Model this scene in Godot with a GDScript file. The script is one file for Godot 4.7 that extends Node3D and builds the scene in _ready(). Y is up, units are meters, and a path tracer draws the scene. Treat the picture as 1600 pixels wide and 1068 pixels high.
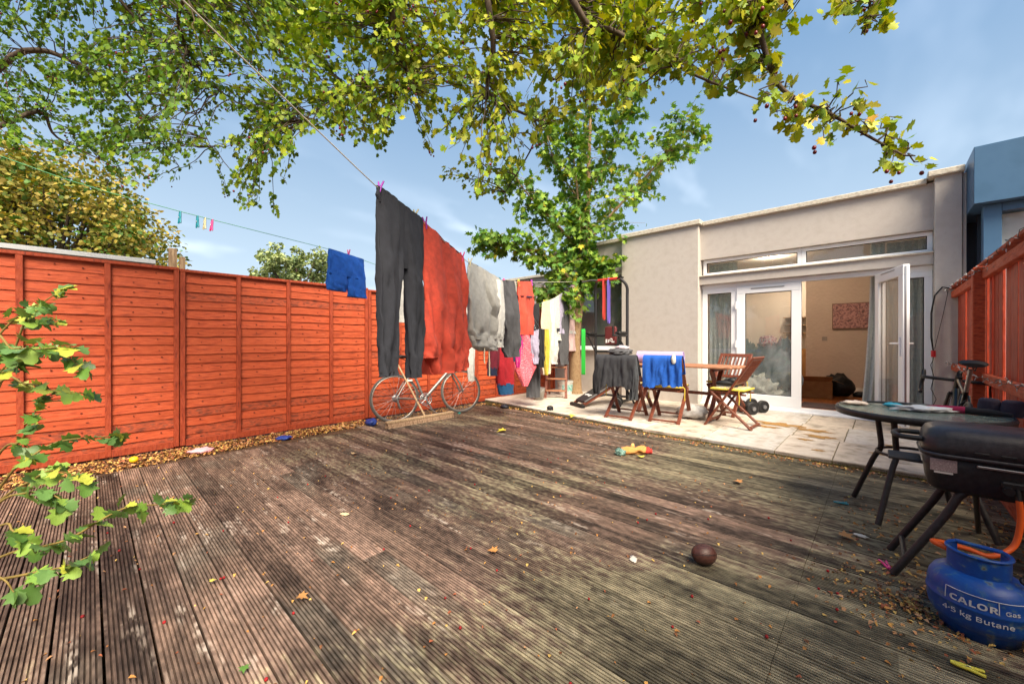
extends Node3D
# A terraced back yard: ribbed deck, red fences, washing on two lines, patio doors.

var M := {}
var taken := {}
var rng := RandomNumberGenerator.new()
var line_a: Array = []
var line_b: Array = []

func R(a: float, b: float) -> float:
	return rng.randf_range(a, b)

# ---------------------------------------------------------------- shapes
func S() -> SurfaceTool:
	var s := SurfaceTool.new()
	s.begin(Mesh.PRIMITIVE_TRIANGLES)
	return s

func tri(s: SurfaceTool, a: Vector3, b: Vector3, c: Vector3) -> void:
	s.add_vertex(a); s.add_vertex(b); s.add_vertex(c)

func quad(s: SurfaceTool, a: Vector3, b: Vector3, c: Vector3, d: Vector3) -> void:
	tri(s, a, b, c); tri(s, a, c, d)

func box(s: SurfaceTool, c: Vector3, z: Vector3, b := Basis(), bev := 0.0) -> void:
	var h := z * 0.5
	if bev <= 0.0:
		s.set_smooth_group(-1)
		var p := []
		for i in 8:
			p.append(c + b * Vector3(h.x * (1 if i & 1 else -1), h.y * (1 if i & 2 else -1), h.z * (1 if i & 4 else -1)))
		quad(s, p[0], p[2], p[3], p[1]); quad(s, p[5], p[7], p[6], p[4])
		quad(s, p[4], p[6], p[2], p[0]); quad(s, p[1], p[3], p[7], p[5])
		quad(s, p[2], p[6], p[7], p[3]); quad(s, p[4], p[0], p[1], p[5])
		return
	# chamfered: 24 points, three per corner
	s.set_smooth_group(-1)
	var q := {}
	for i in 8:
		var sg := Vector3(1 if i & 1 else -1, 1 if i & 2 else -1, 1 if i & 4 else -1)
		for k in 3:
			var v := Vector3(h.x, h.y, h.z) - Vector3(bev, bev, bev)
			v[k] = h[k]
			q[i * 3 + k] = c + b * (v * sg)
	for k in 3:
		var u: int = 1 << ((k + 1) % 3)
		var w: int = 1 << ((k + 2) % 3)
		var t: int = 1 << k
		quad(s, q[t * 3 + k], q[(t | w) * 3 + k], q[(t | u | w) * 3 + k], q[(t | u) * 3 + k])
		quad(s, q[0 + k], q[u * 3 + k], q[(u | w) * 3 + k], q[w * 3 + k])
	for k in 3:
		var a: int = (k + 1) % 3
		var d: int = (k + 2) % 3
		var bit: int = 1 << k
		for i in 8:
			if i & bit:
				continue
			var j: int = i | bit
			quad(s, q[i * 3 + a], q[i * 3 + d], q[j * 3 + d], q[j * 3 + a])
	for i in 8:
		tri(s, q[i * 3], q[i * 3 + 1], q[i * 3 + 2])

func beam(s: SurfaceTool, a: Vector3, e: Vector3, w: float, t: float, up := Vector3.UP, bev := 0.0) -> void:
	var y := (e - a).normalized()
	var x := up.cross(y)
	if x.length() < 0.001:
		x = Vector3.RIGHT.cross(y)
	x = x.normalized()
	box(s, (a + e) * 0.5, Vector3(w, (e - a).length(), t), Basis(x, y, x.cross(y)), bev)

func tube(s: SurfaceTool, pts: Array, r, n := 8, caps := true) -> void:
	s.set_smooth_group(1)
	var rings := []
	var m := pts.size()
	var side := Vector3.ZERO
	for i in m:
		var d: Vector3 = (pts[min(i + 1, m - 1)] - pts[max(i - 1, 0)]).normalized()
		if side == Vector3.ZERO:
			side = d.cross(Vector3.UP if absf(d.y) < 0.9 else Vector3.RIGHT).normalized()
		side = (side - d * side.dot(d)).normalized()
		var o := d.cross(side)
		var rr: float = r[i] if r is Array else r
		var ring := PackedVector3Array()
		for k in n:
			var a := TAU * k / n
			ring.append(pts[i] + (side * cos(a) + o * sin(a)) * rr)
		rings.append(ring)
	for i in m - 1:
		for k in n:
			var k2 := (k + 1) % n
			quad(s, rings[i][k], rings[i + 1][k], rings[i + 1][k2], rings[i][k2])
	if caps:
		s.set_smooth_group(2)
		for k in n:
			tri(s, pts[0], rings[0][k], rings[0][(k + 1) % n])
			tri(s, pts[m - 1], rings[m - 1][(k + 1) % n], rings[m - 1][k])

func lathe(s: SurfaceTool, prof: Array, n := 24, xf := Transform3D(), sharp := false) -> void:
	for i in prof.size() - 1:
		s.set_smooth_group(i + 5 if sharp else 3)
		for k in n:
			var a := TAU * k / n
			var e := TAU * (k + 1) / n
			var p: Vector2 = prof[i]
			var q: Vector2 = prof[i + 1]
			quad(s, xf * Vector3(p.x * cos(a), p.y, p.x * sin(a)), xf * Vector3(q.x * cos(a), q.y, q.x * sin(a)),
				xf * Vector3(q.x * cos(e), q.y, q.x * sin(e)), xf * Vector3(p.x * cos(e), p.y, p.x * sin(e)))

func ring(s: SurfaceTool, c: Vector3, axis: Vector3, rad: float, r: float, n := 32, m := 8) -> void:
	var u := axis.cross(Vector3.UP if absf(axis.y) < 0.9 else Vector3.RIGHT).normalized()
	var v := axis.cross(u).normalized()
	s.set_smooth_group(4)
	for i in n:
		for k in m:
			var q := []
			for ik in [[i, k], [i + 1, k], [i + 1, k + 1], [i, k + 1]]:
				var a: float = TAU * ik[0] / n
				var b: float = TAU * ik[1] / m
				var dir := u * cos(a) + v * sin(a)
				q.append(c + dir * (rad + r * cos(b)) + axis.normalized() * r * sin(b))
			quad(s, q[0], q[1], q[2], q[3])

func blob(s: SurfaceTool, c: Vector3, z: Vector3, b := Basis(), n := 14, lump := 0.0, sd := 1) -> void:
	s.set_smooth_group(6)
	var nz := FastNoiseLite.new()
	nz.seed = sd; nz.frequency = 1.3
	var f := func(i: int, j: int) -> Vector3:
		var th := PI * j / (n * 0.5)
		var ph := TAU * (i % n) / n
		var d := Vector3(sin(th) * cos(ph), cos(th), sin(th) * sin(ph))
		return c + b * (d * z * (1.0 + lump * (nz.get_noise_3dv(d * 1.6) + 0.4 * nz.get_noise_3dv(d * 4.5 + Vector3(7, 3, 1)))))
	for i in n:
		for j in n / 2:
			quad(s, f.call(i, j), f.call(i + 1, j), f.call(i + 1, j + 1), f.call(i, j + 1))

# a sheet given by a function of (u, v) in 0..1, with a thickness
func sheet(s: SurfaceTool, f: Callable, nu: int, nv: int, thick := 0.004) -> void:
	var g := []
	for i in nu + 1:
		var row := []
		for j in nv + 1:
			row.append(f.call(float(i) / nu, float(j) / nv))
		g.append(row)
	var off := []
	for i in nu + 1:
		var row := []
		for j in nv + 1:
			var du: Vector3 = g[min(i + 1, nu)][j] - g[max(i - 1, 0)][j]
			var dv: Vector3 = g[i][min(j + 1, nv)] - g[i][max(j - 1, 0)]
			row.append(g[i][j] + du.cross(dv).normalized() * thick)
		off.append(row)
	for i in nu:
		for j in nv:
			s.set_smooth_group(7)
			uvq(s, g[i][j], g[i + 1][j], g[i + 1][j + 1], g[i][j + 1], i, j, nu, nv, false)
			s.set_smooth_group(8)
			uvq(s, off[i][j], off[i][j + 1], off[i + 1][j + 1], off[i + 1][j], i, j, nu, nv, true)
	s.set_smooth_group(9)
	for i in nu:
		quad(s, g[i][0], off[i][0], off[i + 1][0], g[i + 1][0]); quad(s, g[i][nv], g[i + 1][nv], off[i + 1][nv], off[i][nv])
	for j in nv:
		quad(s, g[0][j], g[0][j + 1], off[0][j + 1], off[0][j]); quad(s, g[nu][j], off[nu][j], off[nu][j + 1], g[nu][j + 1])

func uvq(s: SurfaceTool, a: Vector3, b: Vector3, c: Vector3, d: Vector3, i: int, j: int, nu: int, nv: int, flip: bool) -> void:
	var t := [Vector2(float(i) / nu, float(j) / nv), Vector2(float(i + 1) / nu, float(j) / nv), Vector2(float(i + 1) / nu, float(j + 1) / nv), Vector2(float(i) / nu, float(j + 1) / nv)]
	if flip:
		t = [t[0], t[3], t[2], t[1]]
	var p := [a, b, c, d]
	for k in [0, 1, 2, 0, 2, 3]:
		s.set_uv(t[k]); s.add_vertex(p[k])

# ---------------------------------------------------------------- things
func numbered(parent: Node, called: String) -> String:
	var key := str(parent.get_instance_id()) + called
	var n: int = taken.get(key, 0)
	taken[key] = n + 1
	return called if n == 0 else "%s_%03d" % [called, n]

func put(called: String, mesh: Mesh, m: Material, parent: Node = self, at := Transform3D()) -> MeshInstance3D:
	var o := MeshInstance3D.new()
	o.name = numbered(parent, called)
	o.mesh = mesh
	if m:
		o.material_override = m
	o.transform = at
	parent.add_child(o, true)
	return o

func obj(called: String, s: SurfaceTool, m: Material, parent: Node = self, at := Transform3D()) -> MeshInstance3D:
	s.generate_normals()
	return put(called, s.commit(), m, parent, at)

func thing(called: String, label: String, category: String, at := Vector3.ZERO, turn := 0.0, group := "") -> Node3D:
	var o := Node3D.new()
	o.name = numbered(self, called)
	add_child(o, true)
	o.position = at
	o.rotation.y = turn
	tag(o, label, category, group)
	return o

func tag(o: Node, label: String, category := "", group := "", kind := "") -> void:
	o.set_meta("label", label)
	if category: o.set_meta("category", category)
	if group: o.set_meta("group", group)
	if kind: o.set_meta("kind", kind)

func setting(called: String, s: SurfaceTool, m: Material) -> MeshInstance3D:
	var o := obj(called, s, m)
	o.set_meta("kind", "structure")
	return o

func lettering(words: String, size: float, m: Material, parent: Node, xf: Transform3D, called := "lettering", depth := 0.002, bold := true) -> MeshInstance3D:
	var t := TextMesh.new()
	var f := SystemFont.new()
	f.font_names = PackedStringArray(["Droid Sans"])
	f.font_weight = 700 if bold else 400
	t.font = f
	t.text = words
	t.font_size = 32
	t.pixel_size = size / 32.0
	t.depth = depth
	return put(called, t, m, parent, xf)

# ---------------------------------------------------------------- materials
func ntex(sd: int, freq: float, cols: Array, w := 256, h := 256, octaves := 4, kind := FastNoiseLite.TYPE_SIMPLEX_SMOOTH) -> ImageTexture:
	var n := FastNoiseLite.new()
	n.seed = sd; n.frequency = freq; n.noise_type = kind
	n.fractal_octaves = octaves
	var src := n.get_seamless_image(w, h).get_data()
	var lut := PackedByteArray()
	lut.resize(768)
	for i in 256:
		var x := i / 255.0 * (cols.size() - 1)
		var k := mini(int(x), cols.size() - 2)
		var c: Color = cols[k].lerp(cols[k + 1], x - k)
		lut[i * 3] = int(clampf(c.r, 0, 1) * 255); lut[i * 3 + 1] = int(clampf(c.g, 0, 1) * 255); lut[i * 3 + 2] = int(clampf(c.b, 0, 1) * 255)
	var out := PackedByteArray()
	out.resize(w * h * 3)
	for i in w * h:
		var v := src[i] * 3
		out[i * 3] = lut[v]; out[i * 3 + 1] = lut[v + 1]; out[i * 3 + 2] = lut[v + 2]
	var img := Image.create_from_data(w, h, false, Image.FORMAT_RGB8, out)
	img.generate_mipmaps()
	return ImageTexture.create_from_image(img)

func nbump(sd: int, freq: float, strength := 4.0, size := 256, octaves := 4) -> ImageTexture:
	var n := FastNoiseLite.new()
	n.seed = sd; n.frequency = freq; n.fractal_octaves = octaves
	var img := n.get_seamless_image(size, size)
	img.convert(Image.FORMAT_RGBA8)
	img.bump_map_to_normal_map(strength)
	img.generate_mipmaps()
	return ImageTexture.create_from_image(img)

func C(r: int, g: int, b: int) -> Color:
	return Color8(r, g, b)

func flat(c: Color, rough := 0.7, metal := 0.0) -> StandardMaterial3D:
	var m := StandardMaterial3D.new()
	m.albedo_color = c
	m.roughness = rough
	m.metallic = metal
	return m

func tm(t: Texture2D, scale: Vector3, rough := 0.8, bump: Texture2D = null, bs := 1.0, world := true) -> StandardMaterial3D:
	var m := StandardMaterial3D.new()
	m.albedo_texture = t
	m.roughness = rough
	m.uv1_triplanar = true
	m.uv1_world_triplanar = world
	m.uv1_scale = scale
	if bump:
		m.normal_enabled = true
		m.normal_texture = bump
		m.normal_scale = bs
	return m

func cloth(c: Color, var_ := 0.1, rough := 0.9) -> StandardMaterial3D:
	var m := tm(M.cloth_t, Vector3(7, 7, 7), rough, M.weave_n, 0.6)
	m.albedo_color = c
	m.rim_enabled = true
	m.rim = 0.15
	m.backlight_enabled = true
	m.backlight = Color(c.r * 0.35, c.g * 0.35, c.b * 0.35)
	return m

func make_materials() -> void:
	M.noise_n = nbump(3, 0.03, 3.0)
	M.fine_n = nbump(4, 0.09, 5.0)
	M.weave_n = nbump(5, 0.2, 3.0, 128, 2)
	M.cloth_t = ntex(6, 0.02, [Color(0.82, 0.82, 0.82), Color(1, 1, 1)], 128, 128)
	var red := ntex(11, 0.022, [C(92, 36, 18), C(150, 58, 27), C(172, 70, 33), C(180, 76, 37), C(186, 84, 44), C(164, 65, 31), C(204, 120, 86)], 512, 512, 5)
	M.fence = tm(red, Vector3(0.9, 3.2, 0.42), 0.72, M.noise_n, 0.7)
	M.fence_b = tm(red, Vector3(0.9, 2.6, 0.35), 0.78, M.noise_n, 0.7)
	M.fence_b.albedo_color = Color(0.95, 0.94, 0.93)
	M.fence_b.uv1_offset = Vector3(0.37, 0.11, 0.61)
	M.fence_c = tm(red, Vector3(1.0, 3.6, 0.5), 0.7, M.noise_n, 0.7)
	M.fence_c.albedo_color = Color(1.0, 0.98, 0.96)
	M.fence_c.uv1_offset = Vector3(0.73, 0.53, 0.21)
	M.fence_d = tm(ntex(17, 0.03, [C(70, 34, 22), C(112, 50, 30), C(150, 64, 36), C(172, 74, 40), C(120, 56, 36), C(150, 96, 74)], 512, 256, 5), Vector3(0.8, 2.8, 0.5), 0.82, M.noise_n, 0.8)
	M.batten = tm(red, Vector3(2.4, 0.5, 2.4), 0.75, M.noise_n, 0.6)
	M.batten.albedo_color = Color(0.85, 0.8, 0.8)
	M.picket = tm(red, Vector3(2.2, 0.45, 2.2), 0.6, M.noise_n, 0.6)
	M.picket.albedo_color = Color(0.92, 0.76, 0.72)
	M.raw_wood = tm(ntex(12, 0.03, [C(120, 96, 72), C(168, 142, 112), C(190, 165, 132)], 256, 256), Vector3(5, 0.8, 5), 0.85, M.noise_n, 0.6)
	M.render_wall = tm(ntex(13, 0.012, [C(178, 171, 164), C(183, 176, 170), C(187, 181, 175), C(180, 173, 167)], 512, 512, 5), Vector3(0.9, 0.9, 0.9), 0.95, nbump(8, 0.16, 3.0, 512, 3), 0.4)
	M.render_wall.heightmap_enabled = false
	M.stone_cap = tm(ntex(14, 0.03, [C(150, 142, 128), C(188, 180, 166), C(204, 198, 184), C(140, 136, 118)], 256, 256), Vector3(1.5, 3, 3), 0.9, M.noise_n, 0.6)
	M.upvc = flat(C(236, 238, 242), 0.35)
	M.seal = flat(C(30, 30, 32), 0.6)
	var g := flat(Color(0.62, 0.7, 0.69, 0.1), 0.02)
	g.transparency = BaseMaterial3D.TRANSPARENCY_ALPHA
	g.metallic_specular = 0.9
	M.glass = g
	M.steel = flat(C(170, 172, 176), 0.35, 0.9)
	M.black = flat(C(24, 24, 26), 0.55)
	M.black_gloss = flat(C(18, 18, 20), 0.3)
	M.dark_metal = tm(ntex(15, 0.06, [C(26, 25, 27), C(40, 38, 40), C(54, 50, 50)], 128, 128), Vector3(4, 4, 4), 0.5, M.fine_n, 0.25)
	M.slab = []
	for k in 4:
		M.slab.append(tm(ntex(20 + k, 0.014, [[C(146, 133, 120), C(188, 176, 162), C(201, 191, 180), C(178, 163, 146)], [C(162, 151, 140), C(196, 185, 174), C(206, 197, 188), C(172, 157, 144)], [C(136, 127, 112), C(182, 169, 154), C(200, 187, 172), C(166, 151, 132)], [C(154, 145, 134), C(184, 177, 168), C(196, 191, 186), C(156, 149, 136)]][k], 256, 256, 5), Vector3(1.1, 1.1, 1.1), 0.85, M.noise_n, 0.5))
	M.mortar = tm(ntex(25, 0.05, [C(60, 58, 40), C(96, 90, 66), C(120, 112, 86)], 128, 128), Vector3(3, 3, 3), 0.95)
	M.moss = tm(ntex(26, 0.05, [C(52, 50, 26), C(88, 84, 42), C(112, 98, 62), C(70, 64, 40)], 128, 128), Vector3(3, 3, 3), 0.95, M.noise_n, 1.0)
	M.soil = tm(ntex(27, 0.05, [C(40, 28, 20), C(74, 52, 34), C(104, 76, 48)], 256, 256), Vector3(2, 2, 2), 0.95, M.noise_n, 1.0)
	M.teak = tm(ntex(28, 0.03, [C(66, 30, 20), C(98, 48, 32), C(122, 64, 42), C(106, 54, 36)], 256, 256), Vector3(3, 3, 3), 0.5, M.noise_n, 0.4)
	M.teak_pale = tm(ntex(29, 0.03, [C(120, 78, 54), C(158, 108, 78), C(180, 132, 100)], 256, 256), Vector3(1.2, 6, 6), 0.65, M.noise_n, 0.4)
	M.peg = {"pink": flat(C(226, 62, 140), 0.45), "purple": flat(C(170, 60, 190), 0.45), "teal": flat(C(24, 140, 160), 0.45), "yellow": flat(C(214, 204, 70), 0.45), "cream": flat(C(206, 198, 160), 0.5), "red": flat(C(206, 40, 48), 0.45), "white": flat(C(226, 226, 222), 0.45)}
	M.cord = flat(C(206, 200, 184), 0.8)
	M.cord_green = flat(C(96, 170, 120), 0.7)

func _ready() -> void:
	rng.seed = 20240917
	# ---- camera
	var cam := Camera3D.new()
	cam.name = "camera"
	add_child(cam)
	cam.position = Vector3(0, 1.15, 0)
	cam.rotation_degrees = Vector3(-0.14, 43.1, 0)
	cam.fov = 81.69
	cam.near = 0.02
	cam.far = 600.0
	cam.current = true
	# ---- sky, exposure
	var env := Environment.new()
	env.background_mode = Environment.BG_SKY
	var sky := Sky.new()
	var sm := ProceduralSkyMaterial.new()
	sm.sky_top_color = Color(0.19, 0.37, 0.54)
	sm.sky_horizon_color = Color(0.66, 0.72, 0.76)
	sm.sky_curve = 0.33
	sm.ground_horizon_color = Color(0.62, 0.6, 0.56)
	sm.ground_bottom_color = Color(0.3, 0.28, 0.25)
	sm.sun_angle_max = 12.0
	sm.sun_curve = 0.1
	sm.sky_cover = cloud_cover()
	sm.sky_cover_modulate = Color(1, 1, 1, 0.22)
	sky.sky_material = sm
	env.sky = sky
	env.background_energy_multiplier = 1.0
	env.tonemap_mode = Environment.TONE_MAPPER_LINEAR
	env.tonemap_exposure = 2.2
	env.sdfgi_enabled = true
	env.ssao_enabled = true
	env.ssil_enabled = true
	var we := WorldEnvironment.new()
	we.name = "world_environment"
	we.environment = env
	add_child(we)
	# ---- sun: over the right-hand fence, low autumn light
	var sun := DirectionalLight3D.new()
	sun.name = "sun"
	sun.light_energy = 1.3
	sun.light_color = Color(1.0, 0.94, 0.85)
	sun.light_angular_distance = 32.0
	sun.shadow_enabled = true
	add_child(sun)
	var el := deg_to_rad(48.0)
	var az := deg_to_rad(28.0)
	var to_sun := Vector3(cos(el) * cos(az), sin(el), cos(el) * sin(az))
	sun.look_at_from_position(to_sun * 30.0, Vector3.ZERO)

	make_materials()
	build_ground()
	build_deck()
	build_patio()
	build_left_fence()
	build_right_fence()
	build_house()
	build_room()
	build_neighbours()
	build_trees()
	build_washing()
	build_fence_corner()
	build_exercise_kit()
	build_dining()
	build_bicycles()
	build_grill_corner()
	build_deck_things()
	build_litter()
	build_shrub()

func cloud_cover() -> ImageTexture:
	var w := 1024
	var h := 512
	var n := FastNoiseLite.new()
	n.seed = 77; n.frequency = 2.4; n.fractal_octaves = 5
	var big := FastNoiseLite.new()
	big.seed = 78; big.frequency = 1.1; big.fractal_octaves = 2
	var data := PackedByteArray()
	data.resize(w * h * 4)
	for y in h:
		var up := PI * (0.5 - (y + 0.5) / h)
		for x in w:
			var i := (y * w + x) * 4
			data[i] = 255; data[i + 1] = 255; data[i + 2] = 255
			if up <= 0.0:
				data[i + 3] = 0
				continue
			var a := TAU * x / w
			var d := Vector3(cos(a) * cos(up), sin(up), sin(a) * cos(up))
			# a layer of thin streaks seen from below
			var q := Vector3(d.x, 0, d.z) / (d.y + 0.16)
			var v := n.get_noise_3d(q.x * 0.5, q.z * 1.3, 3.0) * 0.5 + 0.5
			var b := big.get_noise_3d(q.x * 0.6, q.z * 0.8, 9.0) * 0.5 + 0.5
			var c := clampf((v - 0.52) * 2.6, 0, 1) * clampf((b - 0.36) * 2.6, 0, 1)
			data[i + 3] = int(255.0 * clampf(c, 0, 1))
	return ImageTexture.create_from_image(Image.create_from_data(w, h, false, Image.FORMAT_RGBA8, data))

# ---------------------------------------------------------------- ground, deck, patio
func build_ground() -> void:
	var s := S()
	s.set_smooth_group(-1)
	quad(s, Vector3(-300, -0.16, -300), Vector3(300, -0.16, -300), Vector3(300, -0.16, 300), Vector3(-300, -0.16, 300))
	setting("ground", s, M.soil)
	s = S()
	box(s, Vector3(-5.22, -0.07, -0.4), Vector3(0.72, 0.12, 4.6))
	setting("soil_strip", s, M.soil)

const DECK_X0 := -5.5
const DECK_X1 := 0.66
const DECK_Z0 := -4.95
const DECK_Z1 := 1.75

func deck_texture() -> ImageTexture:
	var w := 1536
	var h := 1024
	var mk := func(sd: int, freq: float, iw: int, ih: int, oct: int) -> PackedByteArray:
		var n := FastNoiseLite.new()
		n.seed = sd; n.frequency = freq; n.fractal_octaves = oct
		var img := n.get_image(iw, ih)
		img.resize(w, h, Image.INTERPOLATE_CUBIC)
		return img.get_data()
	var grain: PackedByteArray = mk.call(31, 0.11, 110, 1024, 3)
	var fine: PackedByteArray = mk.call(36, 0.2, 420, 1024, 3)
	var patch: PackedByteArray = mk.call(32, 0.012, 400, 400, 4)
	var green: PackedByteArray = mk.call(33, 0.008, 300, 300, 4)
	var scuff: PackedByteArray = mk.call(34, 0.09, 120, 900, 3)
	var where: PackedByteArray = mk.call(35, 0.02, 300, 400, 4)
	var dark: PackedByteArray = mk.call(37, 0.03, 300, 500, 4)
	var out := PackedByteArray()
	out.resize(w * h * 3)
	var pitch := 0.1345
	var shift0 := 0.08
	var tone := []
	var slip := []
	for i in 60:
		tone.append(R(-0.2, 0.2))
		slip.append(rng.randi_range(0, w - 1))
	var brown := C(112, 93, 81)
	var pink := C(140, 117, 104)
	var grey := C(116, 108, 98)
	var algae := C(144, 138, 112)
	var pale := C(214, 204, 192)
	for y in h:
		var z := DECK_Z0 + (DECK_Z1 - DECK_Z0) * (y + 0.5) / h
		var row := int((z - DECK_Z0 - shift0) / pitch + 1.0)
		var t: float = tone[clampi(row, 0, 59)]
		for x in w:
			var o := y * w + x
			var i: int = y * w + (x + int(slip[clampi(row, 0, 59)])) % w
			var wx := DECK_X0 + (DECK_X1 - DECK_X0) * (x + 0.5) / w
			var p := patch[i] / 255.0
			var c := brown.lerp(pink, clampf((p - 0.35) * 2.2, 0, 1)).lerp(grey, clampf((0.45 - p) * 2.5, 0, 0.8))
			# algae has grown over the end of the deck that lies under the fence and the tree
			var gz := clampf((wx + 2.6) / 2.6, 0.0, 1.0) * 0.34 + clampf((-z - 3.0) / 2.0, 0, 1) * 0.08
			var a := clampf((green[o] / 255.0 - 0.64 + gz + 0.5 * (fine[i] / 255.0 - 0.5) + 0.3 * (grain[i] / 255.0 - 0.5)) * 3.4, 0, 0.8)
			c = c.lerp(algae, a)
			var k := 0.62 + 0.5 * grain[i] / 255.0 + 0.5 * (fine[i] / 255.0 - 0.5) + t
			k *= 1.0 - clampf((dark[i] / 255.0 - 0.62) * 2.0, 0, 0.2)
			c = c * k
			var sc := clampf((scuff[i] / 255.0 - 0.60) * 5.0, 0, 1) * clampf((where[i] / 255.0 - 0.44) * 4.0, 0, 1) * (1.0 - a) * clampf((fine[i] / 255.0 - 0.36) * 4.5, 0, 1)
			c = c.lerp(pale, sc * 0.75)
			out[o * 3] = int(clampf(c.r, 0, 1) * 255); out[o * 3 + 1] = int(clampf(c.g, 0, 1) * 255); out[o * 3 + 2] = int(clampf(c.b, 0, 1) * 255)
	var img := Image.create_from_data(w, h, false, Image.FORMAT_RGB8, out)
	img.generate_mipmaps()
	return ImageTexture.create_from_image(img)

func deck_board(x0: float, x1: float, z0: float, top: float) -> SurfaceTool:
	var s := S()
	s.set_smooth_group(-1)
	var ridges := 9
	var wide := 0.126
	var p := wide / ridges
	var prof := [Vector2(0, -0.028), Vector2(0, 0)]
	for k in ridges:
		var b := k * p
		if k > 0:
			prof.append(Vector2(b + 0.0030, -0.013))
			prof.append(Vector2(b + 0.0034, 0))
		else:
			prof[1] = Vector2(0.0006, 0)
		if k < ridges - 1:
			prof.append(Vector2(b + p - 0.0026, 0))
			prof.append(Vector2(b + p - 0.0022, -0.013))
		else:
			prof.append(Vector2(b + p, 0))
	prof.append(Vector2(wide, -0.028))
	var uv := func(x: float, z: float) -> Vector2:
		return Vector2((x - DECK_X0) / (DECK_X1 - DECK_X0), (z - DECK_Z0) / (DECK_Z1 - DECK_Z0))
	for i in prof.size() - 1:
		var a: Vector2 = prof[i]
		var b: Vector2 = prof[i + 1]
		var q := [Vector3(x0, top + a.y, z0 + a.x), Vector3(x0, top + b.y, z0 + b.x), Vector3(x1, top + b.y, z0 + b.x), Vector3(x1, top + a.y, z0 + a.x)]
		for k in [0, 2, 1, 0, 3, 2]:
			s.set_uv(uv.call(q[k].x, q[k].z)); s.add_vertex(q[k])
	for x in [x0, x1]:
		var e := [Vector3(x, top - 0.013, z0), Vector3(x, top - 0.013, z0 + wide), Vector3(x, top - 0.028, z0 + wide), Vector3(x, top - 0.028, z0)]
		for k in [0, 1, 2, 0, 2, 3]:
			s.set_uv(uv.call(e[k].x, e[k].z)); s.add_vertex(e[k])
	return s

func build_deck() -> void:
	var m := StandardMaterial3D.new()
	m.albedo_texture = deck_texture()
	m.roughness = 0.62
	m.metallic_specular = 0.4
	M.deck = m
	var root := Node3D.new()
	root.name = "deck"
	add_child(root)
	root.set_meta("kind", "structure")
	tag(root, "weathered ribbed timber deck covering the yard", "", "", "structure")
	var z := DECK_Z0 + 0.08
	while z < DECK_Z1 - 0.14:
		var left := -4.93 + R(-0.035, 0.035)
		if z < -2.55:
			left = -5.44 + R(-0.02, 0.02)
		var cut := -0.285 + R(-0.002, 0.002)
		obj("board", deck_board(left, cut - 0.001, z, R(-0.0015, 0.0015)), m, root)
		obj("board", deck_board(cut + 0.001, 0.63, z, R(-0.0015, 0.0015)), m, root)
		z += 0.1345
	var s := S()
	for x in [-5.3, -4.6, -3.9, -3.2, -2.5, -1.8, -1.1, -0.4, -0.15, 0.5]:
		box(s, Vector3(x, -0.095, -1.6), Vector3(0.047, 0.12, 6.5) if x > -4.8 else Vector3(0.047, 0.12, 2.2), Basis(), 0.0)
	obj("joists", s, M.soil, root).set_meta("kind", "stuff")

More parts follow.
